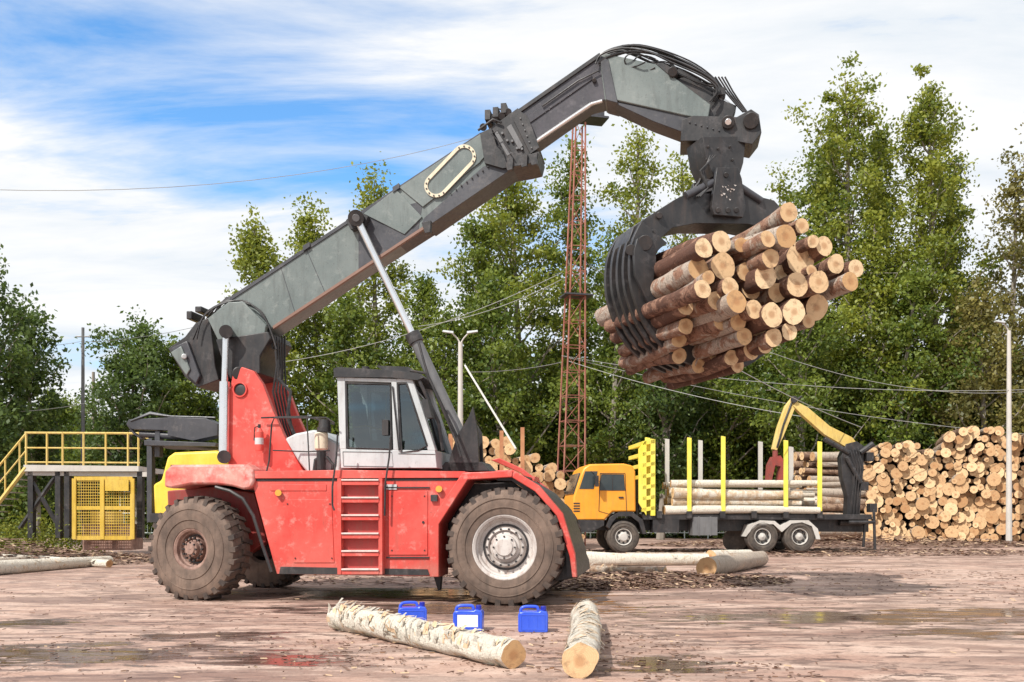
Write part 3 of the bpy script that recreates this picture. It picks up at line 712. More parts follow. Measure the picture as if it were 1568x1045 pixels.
for px,py,r,w in ((1115,520,13,.9),(1150,538,13,.5),(1172,530,12,.2),(1090,512,13,1.0),(1120,548,12,.7),(1095,540,12,1.2),(1070,560,12,1.4),(1040,545,12,1.4),(1130,560,11,1.1),(1050,470,13,.5),(1050,500,12,.7),(1040,520,12,1.1),(1060,430,12,.4)):
    x,z=B.p(px,py,w); rad=r*(13.6+w)/FPX
    mb.log((x,w,z),(x+ra.uniform(-.05,.08),w+max(1.5,ra.uniform(2.6,2.9)-w*.7),z+ra.uniform(-.05,.1)),rad,rad*.9,16,6,(ra.uniform(-.05,.05),0,ra.uniform(-.06,.06)),.13,ra.uniform(.4,1))
for k in range(150):
    px,py,r=ra.choice(ends); w=ra.uniform(.1,2.3); x,z=B.p(px,py,0); rad=r*13.6/FPX; th=ra.uniform(0,6.28); l=ra.uniform(.03,.12); ww=ra.uniform(.01,.04)
    c=Vector((x+rad*1.04*math.cos(th),w,z+rad*1.04*math.sin(th))); dn=Vector((math.cos(th),ra.uniform(-.6,.6),math.sin(th)-.5)).normalized()*l
    mb.add([c+Vector((0,-ww,0)),c+Vector((0,ww,0)),c+dn+Vector((.01,ww*.6,0)),c+dn-Vector((0,ww*.6,0))],[[0,1,2,3]],0,[[(0,0),(0,.1),(.1,.1),(.1,0)]],ra.random())
e=empty('log_bundle',(B.O.x,B.O.y,0),B.ang); build('held_logs',mb,[BARK,ENDM],e,smooth=45)

# ------------------------------------------------------------ foreground logs
def lay(name,pn,bn,pf,bf,r0,r1,mats,bend=(0,0,0),rough=.12,flaps=0,seg=22,tint=.2):
    dn=CH*FPX/(bn-HZ);df=CH*FPX/(bf-HZ)
    a=Vector(((pn-CX)*dn/FPX,dn+r0,r0*.97));b=Vector(((pf-CX)*df/FPX,df+r1,r1*.97))
    mb=MB(); mb.log(a,b,r0,r1,28,seg,bend,rough,tint)
    ax=(b-a).normalized(); u=ax.orthogonal().normalized(); v=ax.cross(u); rg=random.Random(int(pn))
    for k in range(flaps):
        t=min(1,rg.random()**.9+.01); c=a+(b-a)*t+Vector(bend)*(4*t*(1-t)); r=(r0+(r1-r0)*t)*1.02; th=rg.uniform(0,6.28); w=rg.choice((.012,.02,.03,.055)); l=rg.uniform(.03,.12)
        vs=[];up=rg.uniform(.005,.045)*(1.6 if t>.85 else 1); sk=rg.uniform(-.6,.6)
        for i in range(4):
            tt=th+i*l/r*.33; rr=r+up*(i/3)**2
            d=u*math.cos(tt)+v*math.sin(tt)
            p=c+d*rr+ax*(sk*l*i/3)
            if p.z<.012: p.z=.012+rg.random()*.01
            ta=1-.28*i*rg.random()
            vs+=[p-ax*w*ta,p+ax*w*ta*rg.uniform(.6,1)]
        mb.add(vs,[[0,1,3,2],[2,3,5,4],[4,5,7,6]],2 if rg.random()<.45 else 0,[[(th,t),(th,t+.1),(th+.1,t+.1),(th+.1,t)]]*3,rg.random()*.6)
    return build(name,mb,mats,smooth=40)
FLAP=paint('curled_bark',(.50,.31,.17),(.78,.63,.44),.8,dirt=(.22,.12,.07),dirt_amt=.5,scale=9)
lay('birch_log',787,1028,516,966,.128,.155,[BIRCH,ENDM,FLAP],(0,.03,.0),.20,380,34)
lay('birch_log',890,1044,896,961,.152,.158,[BIRCH,ENDM,FLAP],(.03,0,0),.18,300,28,tint=.45)
for i,(pn,bn,pf,bf,r0,r1) in enumerate(((-60,886,165,866,.17,.12),(-20,872,120,858,.13,.1),(0,862,165,870,.12,.1),(1085,886,1168,868,.22,.2),(885,868,1085,866,.17,.15),(960,862,1165,860,.14,.12),(880,858,1010,866,.14,.12),(1020,884,905,880,.11,.10),(1090,862,1150,858,.17,.15))):
    lay('yard_log',pn,bn,pf,bf,r0,r1,[BARKY if i%2 else BIRCH,ENDY,FLAP],(0,0,0),.1,30,10,tint=random.random()*.7)

# ------------------------------------------------------------ jerrycans
BLUE=paint('blue_plastic',(.03,.085,.62),(.05,.13,.72),.22,dirt=(.14,.18,.42),dirt_amt=.2)
BLUED=paint('dark_blue_cap',(.01,.02,.30),(.015,.03,.36),.3,dirt_amt=.1)
LAB=paint('paper_label',(.75,.77,.80),(.85,.86,.88),.6,dirt_amt=.15)
for (px,bt,rz,lab) in ((630,961,.12,False),(717,967,-.06,True),(817,969,-.05,False)):
    d=CH*FPX/(bt-HZ); e=empty('blue_jerrycan',((px-CX)*d/FPX,d+.12,0),rz)
    mb=MB(); mb.prism([(-.172,.014),(-.158,0),(.158,0),(.172,.014),(.172,.205),(.155,.238),(.085,.252),(.07,.238),(-.10,.238),(-.155,.232),(-.172,.205)],-.12,.12,0)
    build('body',mb,[BLUE],e,.016)
    mb=MB()
    hp=[(-.15,0,.228),(-.135,0,.270),(-.09,0,.288),(.0,0,.290),(.045,0,.282),(.06,0,.245)]
    mb.tube(cr(hp,4),.018,10,0)
    for z_ in (.035,.20): mb.tube([(-.135,-.119,z_),(.135,-.119,z_)],.006,6,0)
    for x_ in (-.135,.135): mb.tube([(x_,-.119,.035),(x_,-.119,.20)],.006,6,0)
    for x_ in (-.05,.05):
        if not lab: mb.tube([(x_,-.119,.05),(x_,-.119,.185)],.004,6,0)
    build('handle_and_ribs',mb,[BLUE],e)
    mb=MB(); mb.cyl((.118,0,.245),(.118,0,.290),.034,n=20,mat=0); mb.cyl((.118,0,.290),(.118,0,.296),.030,.026,n=20,mat=0); build('cap',mb,[BLUED],e,.003)
    if lab:
        mb=MB(); mb.prism([(-.12,.05),(.12,.05),(.12,.19),(-.12,.19)],-.1235,-.1205,0); build('label',mb,[LAB],e)

# ------------------------------------------------------------ LOG TRUCK
K=Frame(3.65,32.0,4.0); kt=empty('log_truck',(K.O.x,K.O.y,0),K.ang)
WD=2.45
mb=MB()
mb.prism(K.poly([(877,797),(878,762),(889,728),(894,717),(903,711),(955,710),(968,713),(973,722),(974,784),(938,784),(926,797)],0),0,WD,0)
build('cab',mb,[ORA],kt,.05)
mb=MB()
mb.prism(K.poly([(921,727),(955,727),(957,751),(918,751)],0),-.012,-.002,0)
mb.prism(K.poly([(896,722),(915,722),(909,749),(887,749)],0),-.012,-.002,0)
q=K.poly([(880.5,757),(890.5,726),(888,724),(878,756)],0); mb.prism(q,.15,WD-.15,0)
build('cab_windows',mb,[paint('dark_glass',(.02,.03,.035),(.05,.06,.06),.08,dirt_amt=.1)],kt)
mb=MB()
for ring in ([(919,725),(957,725),(960,795),(917,783)],[(921,727),(955,727),(957,751),(918,751)]):
    P=[K.q(a,b,-.008) for a,b in ring]; mb.tube(P+[P[0]],.014,4)
mb.tube([K.q(938,727,-.015),K.q(938,751,-.015)],.014,4); mb.box(K.q(951,762,-.02),(.16,.04,.05))
mb.box(K.q(914,737,-.25),(.1,.18,.36)); mb.tube([K.q(914,727,-.25),K.q(905,722,0)],.015,5)
mb.prism(K.poly([(876,800),(876,815),(905,815),(925,805),(925,797),(878,796)],0),-.02,WD+.02,0)
for k in range(4): mb.prism(K.poly([(878,770+k*4),(888,770+k*4),(888,772+k*4),(878,772+k*4)],-.01),-.015,-.003,0)
mb.prism(K.poly([(905,800),(905,812),(1330,815),(1330,795),(985,792)],.6),.6,.85,0); mb.prism(K.poly([(905,800),(905,812),(1330,815),(1330,795),(985,792)],.6),1.6,1.85,0)
mb.prism(K.poly([(928,806),(934,792),(948,784),(968,784),(984,796),(990,818),(984,818),(978,800),(966,791),(946,791),(938,800),(933,810)],0),-.02,.5,0)
mb.prism(K.poly([(1000,796),(1040,796),(1040,816),(1000,816)],.1),.1,.6,0)
mb.prism(K.poly([(985,788),(1335,788),(1335,796),(985,796)],.1),.1,WD-.1,0)
for xx in (1010,1056,1107,1155,1204,1256): mb.prism(K.poly([(xx-4,783),(xx+4,783),(xx+4,794),(xx-4,794)],-.03),-.03,WD+.03,0)
mb.tube([K.q(1338,780,.1),K.q(1340,850,.1)],.05,6); mb.box((K.q(1340,850,.1)[0],.1,.03),(.3,.3,.05)); mb.tube([K.q(1300,800,.1),K.q(1340,800,.1)],.06,6)
mb.tube([K.q(1325,790,.3),K.q(1322,838,.3)],.05,6); mb.cyl(K.q(1325,800,.5),K.q(1285,800,.5),.12,n=12)
mb.cyl(K.q(975,790,.3),K.q(975,735,.3),.09,n=12); mb.box(K.q(982,770,.4),(.25,.4,.5))
build('chassis',mb,[BLACK],kt,.008)
mb=MB()
mb.prism(K.poly([(1060,792),(1098,792),(1098,820),(1060,820)],.1),.05,.6,0)
for a_ in (1070,1088): mb.prism(K.poly([(a_-1,791),(a_+1,791),(a_+1,821),(a_-1,821)],.05),.04,.049,0)
build('fuel_tank',mb,[MGREY],kt,.03)
mb=MB()
mb.prism(K.poly([(1142,822),(1148,804),(1165,797),(1186,798),(1196,806),(1210,797),(1238,797),(1252,810),(1256,826),(1250,826),(1243,806),(1228,800),(1212,802),(1197,815),(1184,803),(1160,803),(1150,812)],0),-.02,.6,0)
build('rear_mudguards',mb,[CONC],kt)
mb=MB();t=MB()
for px,ws in ((955,(0,2.05)),(1168,(0,2.05)),(1225,(0,2.05)),(1125,(.9,))):
    for w in ws:
        if px==1125: 
            mb.cyl(K.q(1125,828,.9),K.q(1125,828,1.2),.4,n=24,mat=0); continue
        x=K.p(px,822,0)[0]; R=.56
        tyre(mb,(x,w,R-.005),.38,R,.28,30,0,0,False)
        t.lathe([(.28,.03),(.27,-.01),(.25,.0),(.23,.10),(.16,.16 if px>1000 else .04),(.12,.05 if px>1000 else -.02),(.0001,-.0 if px>1000 else -.03)],(x,w,R-.005),28,0)
        t.lathe([(.225,.095),(.215,.10),(.20,.115)],(x,w-.012,R-.005),28,1)
        for k in range(8):
            a=2*math.pi*k/8; t.cyl((x+.19*math.cos(a),w+.1,R+.19*math.sin(a)),(x+.19*math.cos(a),w+.03,R+.19*math.sin(a)),.035,n=8,mat=1)
build('tyres',mb,[RUB2],kt,smooth=30); build('rims',t,[CONC,BLACK],kt,smooth=30)
mb=MB()
def stake(px,t,b,w,wd=5): mb.prism(K.poly([(px-wd/2,t),(px+wd/2,t+1),(px+wd/2,b),(px-wd/2,b)],w),w,w+.09,0)
for px,t in ((1056,670),(1108,668),(1204,674),(1256,676)): stake(px,t,788,-.02,6)
for w in (0,.5,1.0,1.5,2.0,WD-.1): stake(1000 if w==0 else 992,672 if w<.1 else 670,790,w,7)
for k in range(7): 
    zt=676+k*17; mb.prism(K.poly([(984,zt),(1003,zt-3),(1003,zt+3),(984,zt+6)],0),0,WD,0)
mb.prism(K.poly([(978,688),(990,672),(990,790),(978,770)],0),.0,.08,0)
build('headboard_and_stakes',mb,[YELS],kt,.005)
mb=MB()
for px,t in ((1022,672),(1073,674),(1165,676),(1212,684)): stake(px,t,788,WD-.1,6)
build('far_stakes',mb,[CONC],kt)
mb=MB(); rk=random.Random(9); zb0=K.p(1100,788,0)[1]
for row in range(4):
    for j in range(7):
        r=rk.uniform(.12,.19) if row<3 else rk.uniform(.08,.13); w=.18+j*.33+(.12 if row%2 else 0); z0=zb0+.14+row*.29+rk.uniform(-.04,.04)
        if row==3 and rk.random()<.3: continue
        x0=K.p(1017,780,w)[0]+rk.uniform(-.05,.45); x1=K.p(1250,780,w)[0]+rk.uniform(-.6,.15)
        mb.log((x0,w,z0),(x1,w+rk.uniform(-.15,.15),z0+rk.uniform(-.10,.10)),r,r*.75,12,4,(0,0,rk.uniform(-.05,.05)),.08,rk.random()*.8)
build('log_load',mb,[BIRCH,ENDY],kt,smooth=45)
mb=MB()
mb.prism(K.poly([(1288,700),(1296,680),(1312,676),(1324,684),(1322,720),(1316,760),(1318,800),(1296,800),(1298,760),(1290,730)],1),1.0,1.35,0)
mb.cyl(K.q(1306,800,1.2),K.q(1306,720,1.2),.22,n=16); mb.tube([K.q(1296,700,.9),K.q(1318,740,.9)],.08,8)
mb.cyl(K.q(1317,694,.9),K.q(1337,680,.9),.10,n=10)
for k in range(4): mb.tube([K.q(1302+k*4,690-k,.9),K.q(1310+k*4,716,.86),K.q(1306+k*4,750,.86),K.q(1300+k*5,800,.9)],.022,5)
for p in ((1330,700),(1322,745),(1335,778)): mb.box(K.q(*p,1.0),(.25,.3,.3))
mb.tube([K.q(1228,607,1.1),K.q(1212,618,1.1),K.q(1200,650,1.1),K.q(1190,686,1.1)],.04,5); mb.tube([K.q(1240,640,1.2),K.q(1290,670,1.2)],.05,6)
mb.cyl(K.q(1262,672,1.0),K.q(1300,694,1.0),.09,n=10); mb.cyl(K.q(1216,612,.98),K.q(1216,612,1.4),.12,n=14)
build('crane_column',mb,[BLACK],kt,.01)
mb=MB()
mb.prism(K.poly([(1300,688),(1262,666),(1228,636),(1214,622),(1218,615),(1236,624),(1270,653),(1304,670),(1314,682)],1.1),1.05,1.3,0)
mb.prism(K.poly([(1214,608),(1223,612),(1214,634),(1200,668),(1190,690),(1183,688),(1191,655),(1203,622)],1.1),1.1,1.28,0)
build('crane_boom',mb,[YELM],kt,.01)
mb=MB()
mb.prism(K.poly([(1182,700),(1194,698),(1202,712),(1198,736),(1190,738),(1194,715),(1186,712),(1180,738),(1174,736),(1176,712)],1.1),1.0,1.3,0); mb.cyl(K.q(1187,690,1.2),K.q(1187,704,1.2),.09,n=10)
build('crane_grapple',mb,[paint('grapple_red',(.35,.05,.04),(.1,.05,.04),.6)],kt)

# ------------------------------------------------------------ parked yellow truck behind rear wheel
Y=Frame(-8.5,24.0,-6.0); yt=empty('parked_yellow_truck',(Y.O.x,Y.O.y,0),Y.ang)
mb=MB(); mb.prism(Y.poly([(236,790),(234,742),(246,736),(256,700),(266,693),(330,690),(345,694),(348,790)],0),0,2.4,0); build('cab',mb,[YEL],yt,.06)
mb=MB(); mb.prism(Y.poly([(262,712),(296,712),(296,738),(254,738)],0),-.02,-.003,1); mb.prism(Y.poly([(302,712),(336,712),(336,738),(302,738)],0),-.02,-.003,1)
mb.prism(Y.poly([(244,737),(254,703),(257,703),(248,738)],0),.12,2.28,1); mb.prism(Y.poly([(230,800),(230,786),(262,786),(262,800)],0),-.03,2.43,0); mb.prism(Y.poly([(262,800),(262,786),(560,786),(560,798)],.6),.6,1.8,0)
build('trim_and_glass',mb,[BLACK,GLASS],yt)
mb=MB()
for px in (290,470):
    for w in (0,2.0): tyre(mb,(Y.p(px,800,0)[0],w,.52),.36,.52,.27,20,0,0,False); mb.lathe([(.27,.04),(.2,.08),(.0001,.02)],(Y.p(px,800,0)[0],w,.52),20,0)
build('tyres',mb,[RUB2],yt)
mb=MB()
mb.prism(Y.poly([(196,650),(200,643),(262,640),(262,648),(335,650),(335,660),(262,660),(205,658)],.8),.7,1.0,0)
mb.prism(Y.poly([(262,640),(320,642),(338,650),(338,668),(300,676),(262,668)],.8),.6,1.1,0); mb.cyl(Y.q(215,665,.85),Y.q(300,670,.85),.09,n=12)
mb.prism(Y.poly([(238,660),(246,660),(246,700),(238,700)],.8),.75,.95,0); mb.tube([Y.q(196,650,.85),Y.q(206,664,.85),Y.q(218,672,.85)],.04,6)
mb.prism(Y.poly([(226,672),(234,672),(234,800),(226,800)],.8),.75,.95,0)
for k in range(3): mb.tube([Y.q(200,645,.7+.1*k),Y.q(230,634-k,.7+.1*k),Y.q(262,638,.7+.1*k),Y.q(330,640,.7+.1*k)],.03,5)
mb.prism(Y.poly([(232,676),(340,680),(340,686),(232,684)],.8),.4,2.0,0)
build('folded_crane',mb,[DGREY],yt,.01)

# ------------------------------------------------------------ left platform and cage
H=Frame(-15.0,30.0,3.0); pl=empty('yellow_steel_platform',(H.O.x,H.O.y,0),H.ang)
mb=MB()
mb.prism(H.poly([(36,712),(212,714),(212,722),(36,722)],0),0,2.6,1); mb.prism(H.poly([(36,722),(225,723),(225,730),(36,728)],0),.1,.3,1)
for px in (44,86,100,212): mb.prism(H.poly([(px-4,722),(px+4,722),(px+4,824),(px-4,824)],0),.1,.35,2); mb.prism(H.poly([(px-4,722),(px+4,722),(px+4,824),(px-4,824)],0),2.2,2.45,2)
mb.tube([H.q(44,728,.2),H.q(86,800,.2)],.07,6,2); mb.tube([H.q(86,728,.2),H.q(30,810,.2)],.07,6,2)
for w in (.05,2.5):
    for px in (40,72,96,128,162,196,212): mb.tube([H.q(px,714,w),H.q(px,662,w)],.035,6,0)
    for yy in (663,686,708): mb.tube([H.q(38,yy,w),H.q(214,yy+1,w)],.035 if yy==663 else .025,6,0)
mb.tube([H.q(214,664,.05),H.q(232,676,.05),H.q(232,700,.05)],.03,6,0)
for w in (.05,.95):
    mb.tube([H.q(40,716,w),H.q(-40,820,w)],.07,6,0); mb.tube([H.q(40,664,w),H.q(-44,765,w)],.035,6,0); mb.tube([H.q(40,690,w),H.q(-44,792,w)],.025,6,0)
    for k in range(4): mb.tube([H.q(30-k*22,729+k*28,w),H.q(30-k*22,677+k*27,w)],.028,6,0)
for k in range(10):
    a=H.q(34-k*8,724+k*10,0); mb.box((a[0],.5,a[2]),(.22,.85,.03),1)
build('deck_rails_and_stairs',mb,[YELM,CONC,BLACK],pl)
cg=empty('yellow_mesh_cage',(H.O.x,H.O.y,0),H.ang)
mb=MB()
for px in (113,156,202):
    for w in (-.5,1.1): mb.prism(H.poly([(px-3,733),(px+3,733),(px+3,826),(px-3,826)],w),w,w+.1,0)
for yy in (733,778,824):
    for w in (-.5,1.1): mb.prism(H.poly([(113,yy-3),(202,yy-3),(202,yy+3),(113,yy+3)],w),w+.02,w+.08,0)
x0=H.p(113,0,-.5)[0];x1=H.p(202,0,-.5)[0];za=H.p(113,824,-.5)[1];zb=H.p(113,733,-.5)[1]
for k in range(26): x=x0+(x1-x0)*k/25; mb.tube([(x,-.45,za),(x,-.45,zb)],.008,4,0)
for k in range(22): z=za+(zb-za)*k/21; mb.tube([(x0,-.45,z),(x1,-.45,z)],.012,4,0)
mb.box(((x0+x1)/2,.4,.6),((x1-x0)*.85,1.1,.8),2); mb.box(((x0+x1)/2-.2,.4,1.2),((x1-x0)*.4,.8,.4),1)
mb.prism(H.poly([(160,735),(196,735),(196,752),(160,752)],-.6),-.56,-.53,0)
build('frame_and_mesh',mb,[paint('cage_yellow',(.62,.40,.04),(.72,.50,.10),.5,dirt=(.2,.1,.04),dirt_amt=.6),YELM,DUSTM],cg)

# ------------------------------------------------------------ lattice mast
D=40.0; mast=empty('lattice_mast',((872-CX)*D/FPX,D,0),.25); mb=MB()
Hm=CH+(HZ-188)*D/FPX
def hw(z): return .50-.30*(z/Hm)
lv=[Hm*k/17 for k in range(18)]
cs=lambda z:[(-hw(z),-hw(z),z),(hw(z),-hw(z),z),(hw(z),hw(z),z),(-hw(z),hw(z),z)]
for c in range(4): mb.tube([Vector(cs(z)[c])+Vector((z*.024,0,0)) for z in lv],.038,5)
for i in range(17):
    a=[Vector(p)+Vector((lv[i]*.024,0,0)) for p in cs(lv[i])];b=[Vector(p)+Vector((lv[i+1]*.024,0,0)) for p in cs(lv[i+1])]
    for c in range(4):
        mb.tube([a[c],a[(c+1)%4]],.018,4)
        if c%2==0: mb.tube([a[c],b[(c+1)%4]] if i%2 else [a[(c+1)%4],b[c]],.016,4)
build('lattice',mb,[RUST],mast)
mb=MB(); mb.box((.9,0,Hm+.2),(1.3,.9,.08)); mb.box((1.0,-.3,Hm+.42),(.7,.3,.35)); mb.box((.9,.4,Hm+.5),(1.3,.05,.05)); mb.box((.3,0,10.2),(1.2,.9,.06))
build('mast_platform',mb,[DGREY],mast)
def lampost(px,top,d,arm=1,arms=2):
    x=(px-CX)*d/FPX; zt=CH+(HZ-top)*d/FPX; e=empty('street_lamp',(x,d,0)); mb=MB()
    mb.tube([(0,0,0),(0,0,zt-.3)],[.13,.08],10,0)
    for a in ((-1,1) if arms==2 else (arm,)):
        mb.tube([(0,0,zt-.35),(.12*a,0,zt-.15),(.3*a,-.1,zt+.02)],.03,6,0)
        mb.add([tuple(Vector((.25*a,-.1,zt+.0))+Vector((v[0]*a,v[1],v[2]))) for v in ((0,-.1,0),(.4,-.11,.06),(.4,.11,.06),(0,.1,0),(0,-.08,.08),(.38,-.09,.12),(.38,.09,.12),(0,.08,.08))],[[3,2,1,0],[4,5,6,7],[0,1,5,4],[1,2,6,5],[2,3,7,6],[3,0,4,7]],1)
    build('post_and_heads',mb,[CONC,SILV],e)
lampost(705,512,36); lampost(1545,496,42,-1,1)
e=empty('utility_pole',wp(127,783,46)[:2]+(0,)); mb=MB(); mb.tube([(0,0,0),(0,0,CH+(HZ-502)*46/FPX)],[.12,.07],8); mb.tube([(-.35,0,9.6),(.35,0,9.6)],.04,5); build('pole',mb,[MGREY],e)
e=empty('utility_pole',wp(143,783,52)[:2]+(0,)); mb=MB(); mb.tube([(0,0,0),(0,0,CH+(HZ-570)*52/FPX)],[.12,.08],8); build('pole',mb,[TRUNK],e)
WIRE=paint('weathered_cable',(.30,.30,.29),(.40,.40,.38),.6,dirt_amt=.1)
mb=MB()
def wire(a,b,sag,r=.014):
    a=Vector(a);b=Vector(b); mb.tube([a+(b-a)*t-Vector((0,0,sag*4*t*(1-t))) for t in [k/16 for k in range(17)]],r,4)
wire(wp(-40,290,30),wp(900,152,42),1.2,.011)
wire(wp(130,524,46),wp(560,385,60),1.2,.014); wire(wp(-30,528,44),wp(130,522,46),.2,.012); wire(wp(430,555,40),wp(860,418,40),.5); wire(wp(640,500,40),wp(860,428,40),.3)
wire(wp(860,545,40),wp(1570,597,42),.5); wire(wp(870,553,40),wp(1240,640,36),.2); wire(wp(870,548,40),wp(1570,665,45),.4); wire(wp(720,570,36),wp(860,555,40),.1)
wire(wp(1120,560,30),wp(1320,655,34),.1); wire(wp(-20,632,40),wp(130,618,42),.1); wire(wp(893,400,40),wp(1030,480,60),.1); wire(wp(1180,540,40),wp(1570,600,44),.6)
build('power_lines',mb,[WIRE])
mb=MB(); a=wp(712,560,30);b=wp(790,688,26); mb.tube([a,b],.03,6); build('guy_cable',mb,[CONC])

# ------------------------------------------------------------ log piles
def pile(name,x0,x1,y,hfun,rmean,ln,yaw,seed,mats,depthvar=.3):
    rg=random.Random(seed); mb=MB(); z=rmean
    while z<9:
        x=x0+rg.uniform(0,rmean); any_=False
        while x<x1:
            r=rmean*rg.choice([.5,.6,.75,.85,.95,1,1.1,1.25,1.45])
            if z+r*.3<hfun((x-x0)/(x1-x0)):
                any_=True; dy=rg.uniform(-depthvar,depthvar); zz=z+rg.uniform(-.35,.35)*rmean
                zz=max(zz,r)
                yj=yaw+rg.uniform(-.07,.07); l=ln*rg.uniform(.9,1.05)
                p0=Vector((x,y+dy,zz)); p1=p0+Vector((-math.sin(yj)*l,math.cos(yj)*l,rg.uniform(-.15,.15)))
                mb.log(p0,p1,r,r*rg.uniform(.8,1.),11,1,(0,0,0),0,rg.random())
            x+=2*r*rg.uniform(.84,1.0)
        if not any_: break
        z+=rmean*1.55
    return build(name,mb,mats,smooth=45)
def hA(t): return min(4.8,4.0+t*6)+.2*math.sin(t*40)+.3*mnoise.noise(Vector((t*14,0,0)))+(.35 if .12<t<.22 else 0)+(.2 if t>.3 else 0)
pile('log_pile',wp(1326,0,44)[0],wp(2300,0,45)[0],44,hA,.205,4.5,-.25,3,[BARKY,ENDY])
pile('log_pile',wp(640,0,36)[0],wp(892,0,36)[0],36,lambda t:(4.0 if t<.5 else 4.0-(t-.5)**1.5*5.4)+.25*mnoise.noise(Vector((t*9,3,0))),.20,4.5,.1,8,[BARKY,ENDY])
mb=MB()
for px,py0,py1 in ((800,655,740),(768,660,730),(690,665,730)): mb.prism([( wp(px-3,0,34.5)[0],0),(wp(px+3,0,34.5)[0],0),(wp(px+3,0,34.5)[0],wp(0,py0,34.5)[2]),(wp(px-3,0,34.5)[0],wp(0,py0,34.5)[2])],34.4,34.6,0)
build('pile_stakes',mb,[paint('rusty_stake',(.35,.13,.06),(.5,.25,.12),.8)])
def cross():
    rg=random.Random(4); mb=MB(); y=43.5
    for row in range(12):
        for j in range(7):
            r=rg.uniform(.11,.24); z=.2+row*.335
            if z>3.9: continue
            x0=wp(1222,0,45)[0]+rg.uniform(-.45,.5)+row*.03
            p0=Vector((x0,y+j*.4+row*.06+rg.uniform(-.1,.1),z+rg.uniform(-.06,.06))); p1=p0+Vector((3.9+rg.uniform(-.4,.4),1.1+rg.uniform(-.2,.2),rg.uniform(-.15,.2)))
            mb.log(p0,p1,r,r*.9,10,2,(0,0,rg.uniform(-.05,.05)),.05,rg.random())
    build('log_pile',mb,[BARKY,ENDY],smooth=45)
cross()
# ------------------------------------------------------------ debris
mb=MB(); rg=random.Random(21)
def chips(cx,cy,rx,ry,n,s=.08,h=.02):
    for _ in range(n):
        a=rg.uniform(0,6.28);q=math.sqrt(rg.random()); x=cx+rx*q*math.cos(a);y=cy+ry*q*math.sin(a)
        hh=h*(1-q*q)*rg.random(); l=s*rg.uniform(.3,1.8);w=s*rg.uniform(.12,.5); t=rg.uniform(0,6.28); ti=rg.uniform(-.4,.4)
        c,sn=math.cos(t),math.sin(t); z=.006+hh
        vs=[(x+c*l-sn*w,y+sn*l+c*w,z+abs(ti)*l),(x-c*l-sn*w,y-sn*l+c*w,z),(x-c*l+sn*w,y-sn*l-c*w,z+.01),(x+c*l+sn*w,y+sn*l-c*w,z+abs(ti)*l+.01)]
        mb.add(vs,[[0,1,2,3]],0 if rg.random()<.82 else 1)
chips(2.8,19.8,2.8,2.1,3200,.07,.14); chips(1.6,18.2,1.4,1.0,1500,.05,.08); chips(10,33,9,3,2600,.1,.08); chips(-15.5,26.5,4.5,3,3600,.11,.8); chips(-12,27,3,2,1200,.1,.3); chips(0,15,11,7,900,.022,.004); chips(-.2,9.9,2.2,1.6,500,.022,.005); chips(14,40,9,3,3000,.12,.4); chips(-1,21,7,2.5,1200,.07,.05); chips(7,20,5,4,500,.04,.02)
chips(1.6,8.2,1.1,1.2,250,.02,.004); chips(-3.5,9.5,3,1.8,250,.016,.003)
CHIP=paint('bark_chip',(.10,.055,.04),(.26,.15,.10),.9,scale=9); CHIP2=paint('wood_chip',(.42,.28,.17),(.58,.42,.28),.9,scale=9)
build('bark_debris',mb,[CHIP,CHIP2])
mb=MB(); d=50
for k in range(60):
    x=-20+k*1.2; mb.tube([(x,d,0),(x,d,2.5)],.04,4)
for z in (.3,1.3,2.4): mb.tube([(-20,d,z),(52,d,z)],.03,4)
for k in range(360): x=-20+k*.2; mb.tube([(x,d,.3),(x,d,2.4)],.014,3)
build('mesh_fence',mb,[paint('pale_fence',(.60,.68,.64),(.66,.73,.69),.6)])

# ------------------------------------------------------------ vegetation
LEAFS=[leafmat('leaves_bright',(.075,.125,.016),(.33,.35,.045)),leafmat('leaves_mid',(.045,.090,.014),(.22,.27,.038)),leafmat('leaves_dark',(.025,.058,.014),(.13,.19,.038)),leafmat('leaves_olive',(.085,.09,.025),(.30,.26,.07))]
def leafmesh(name,C,size,tints,mat,parent):
    n=len(C); rs=RN
    u=rs.normal(size=(n,3)); u/=np.linalg.norm(u,axis=1)[:,None]
    r=rs.normal(size=(n,3)); v=np.cross(u,r); v/=np.linalg.norm(v,axis=1)[:,None]
    s=(size*rs.uniform(.6,1.4,n))[:,None]
    co=np.stack([C+u*s,C+v*s*.62,C-u*s,C-v*s*.62],1).reshape(-1,3)
    me=bpy.data.meshes.new(name); me.vertices.add(4*n); me.vertices.foreach_set('co',co.astype(np.float32).ravel())
    me.loops.add(4*n); me.loops.foreach_set('vertex_index',np.arange(4*n,dtype=np.int32))
    me.polygons.add(n); me.polygons.foreach_set('loop_start',np.arange(0,4*n,4,dtype=np.int32))
    me.update(calc_edges=True)
    a=me.attributes.new('tint','FLOAT','FACE'); a.data.foreach_set('value',np.clip(tints,0,1).astype(np.float32))
    me.materials.append(mat); o=bpy.data.objects.new(name,me); sc.collection.objects.link(o); o.parent=parent
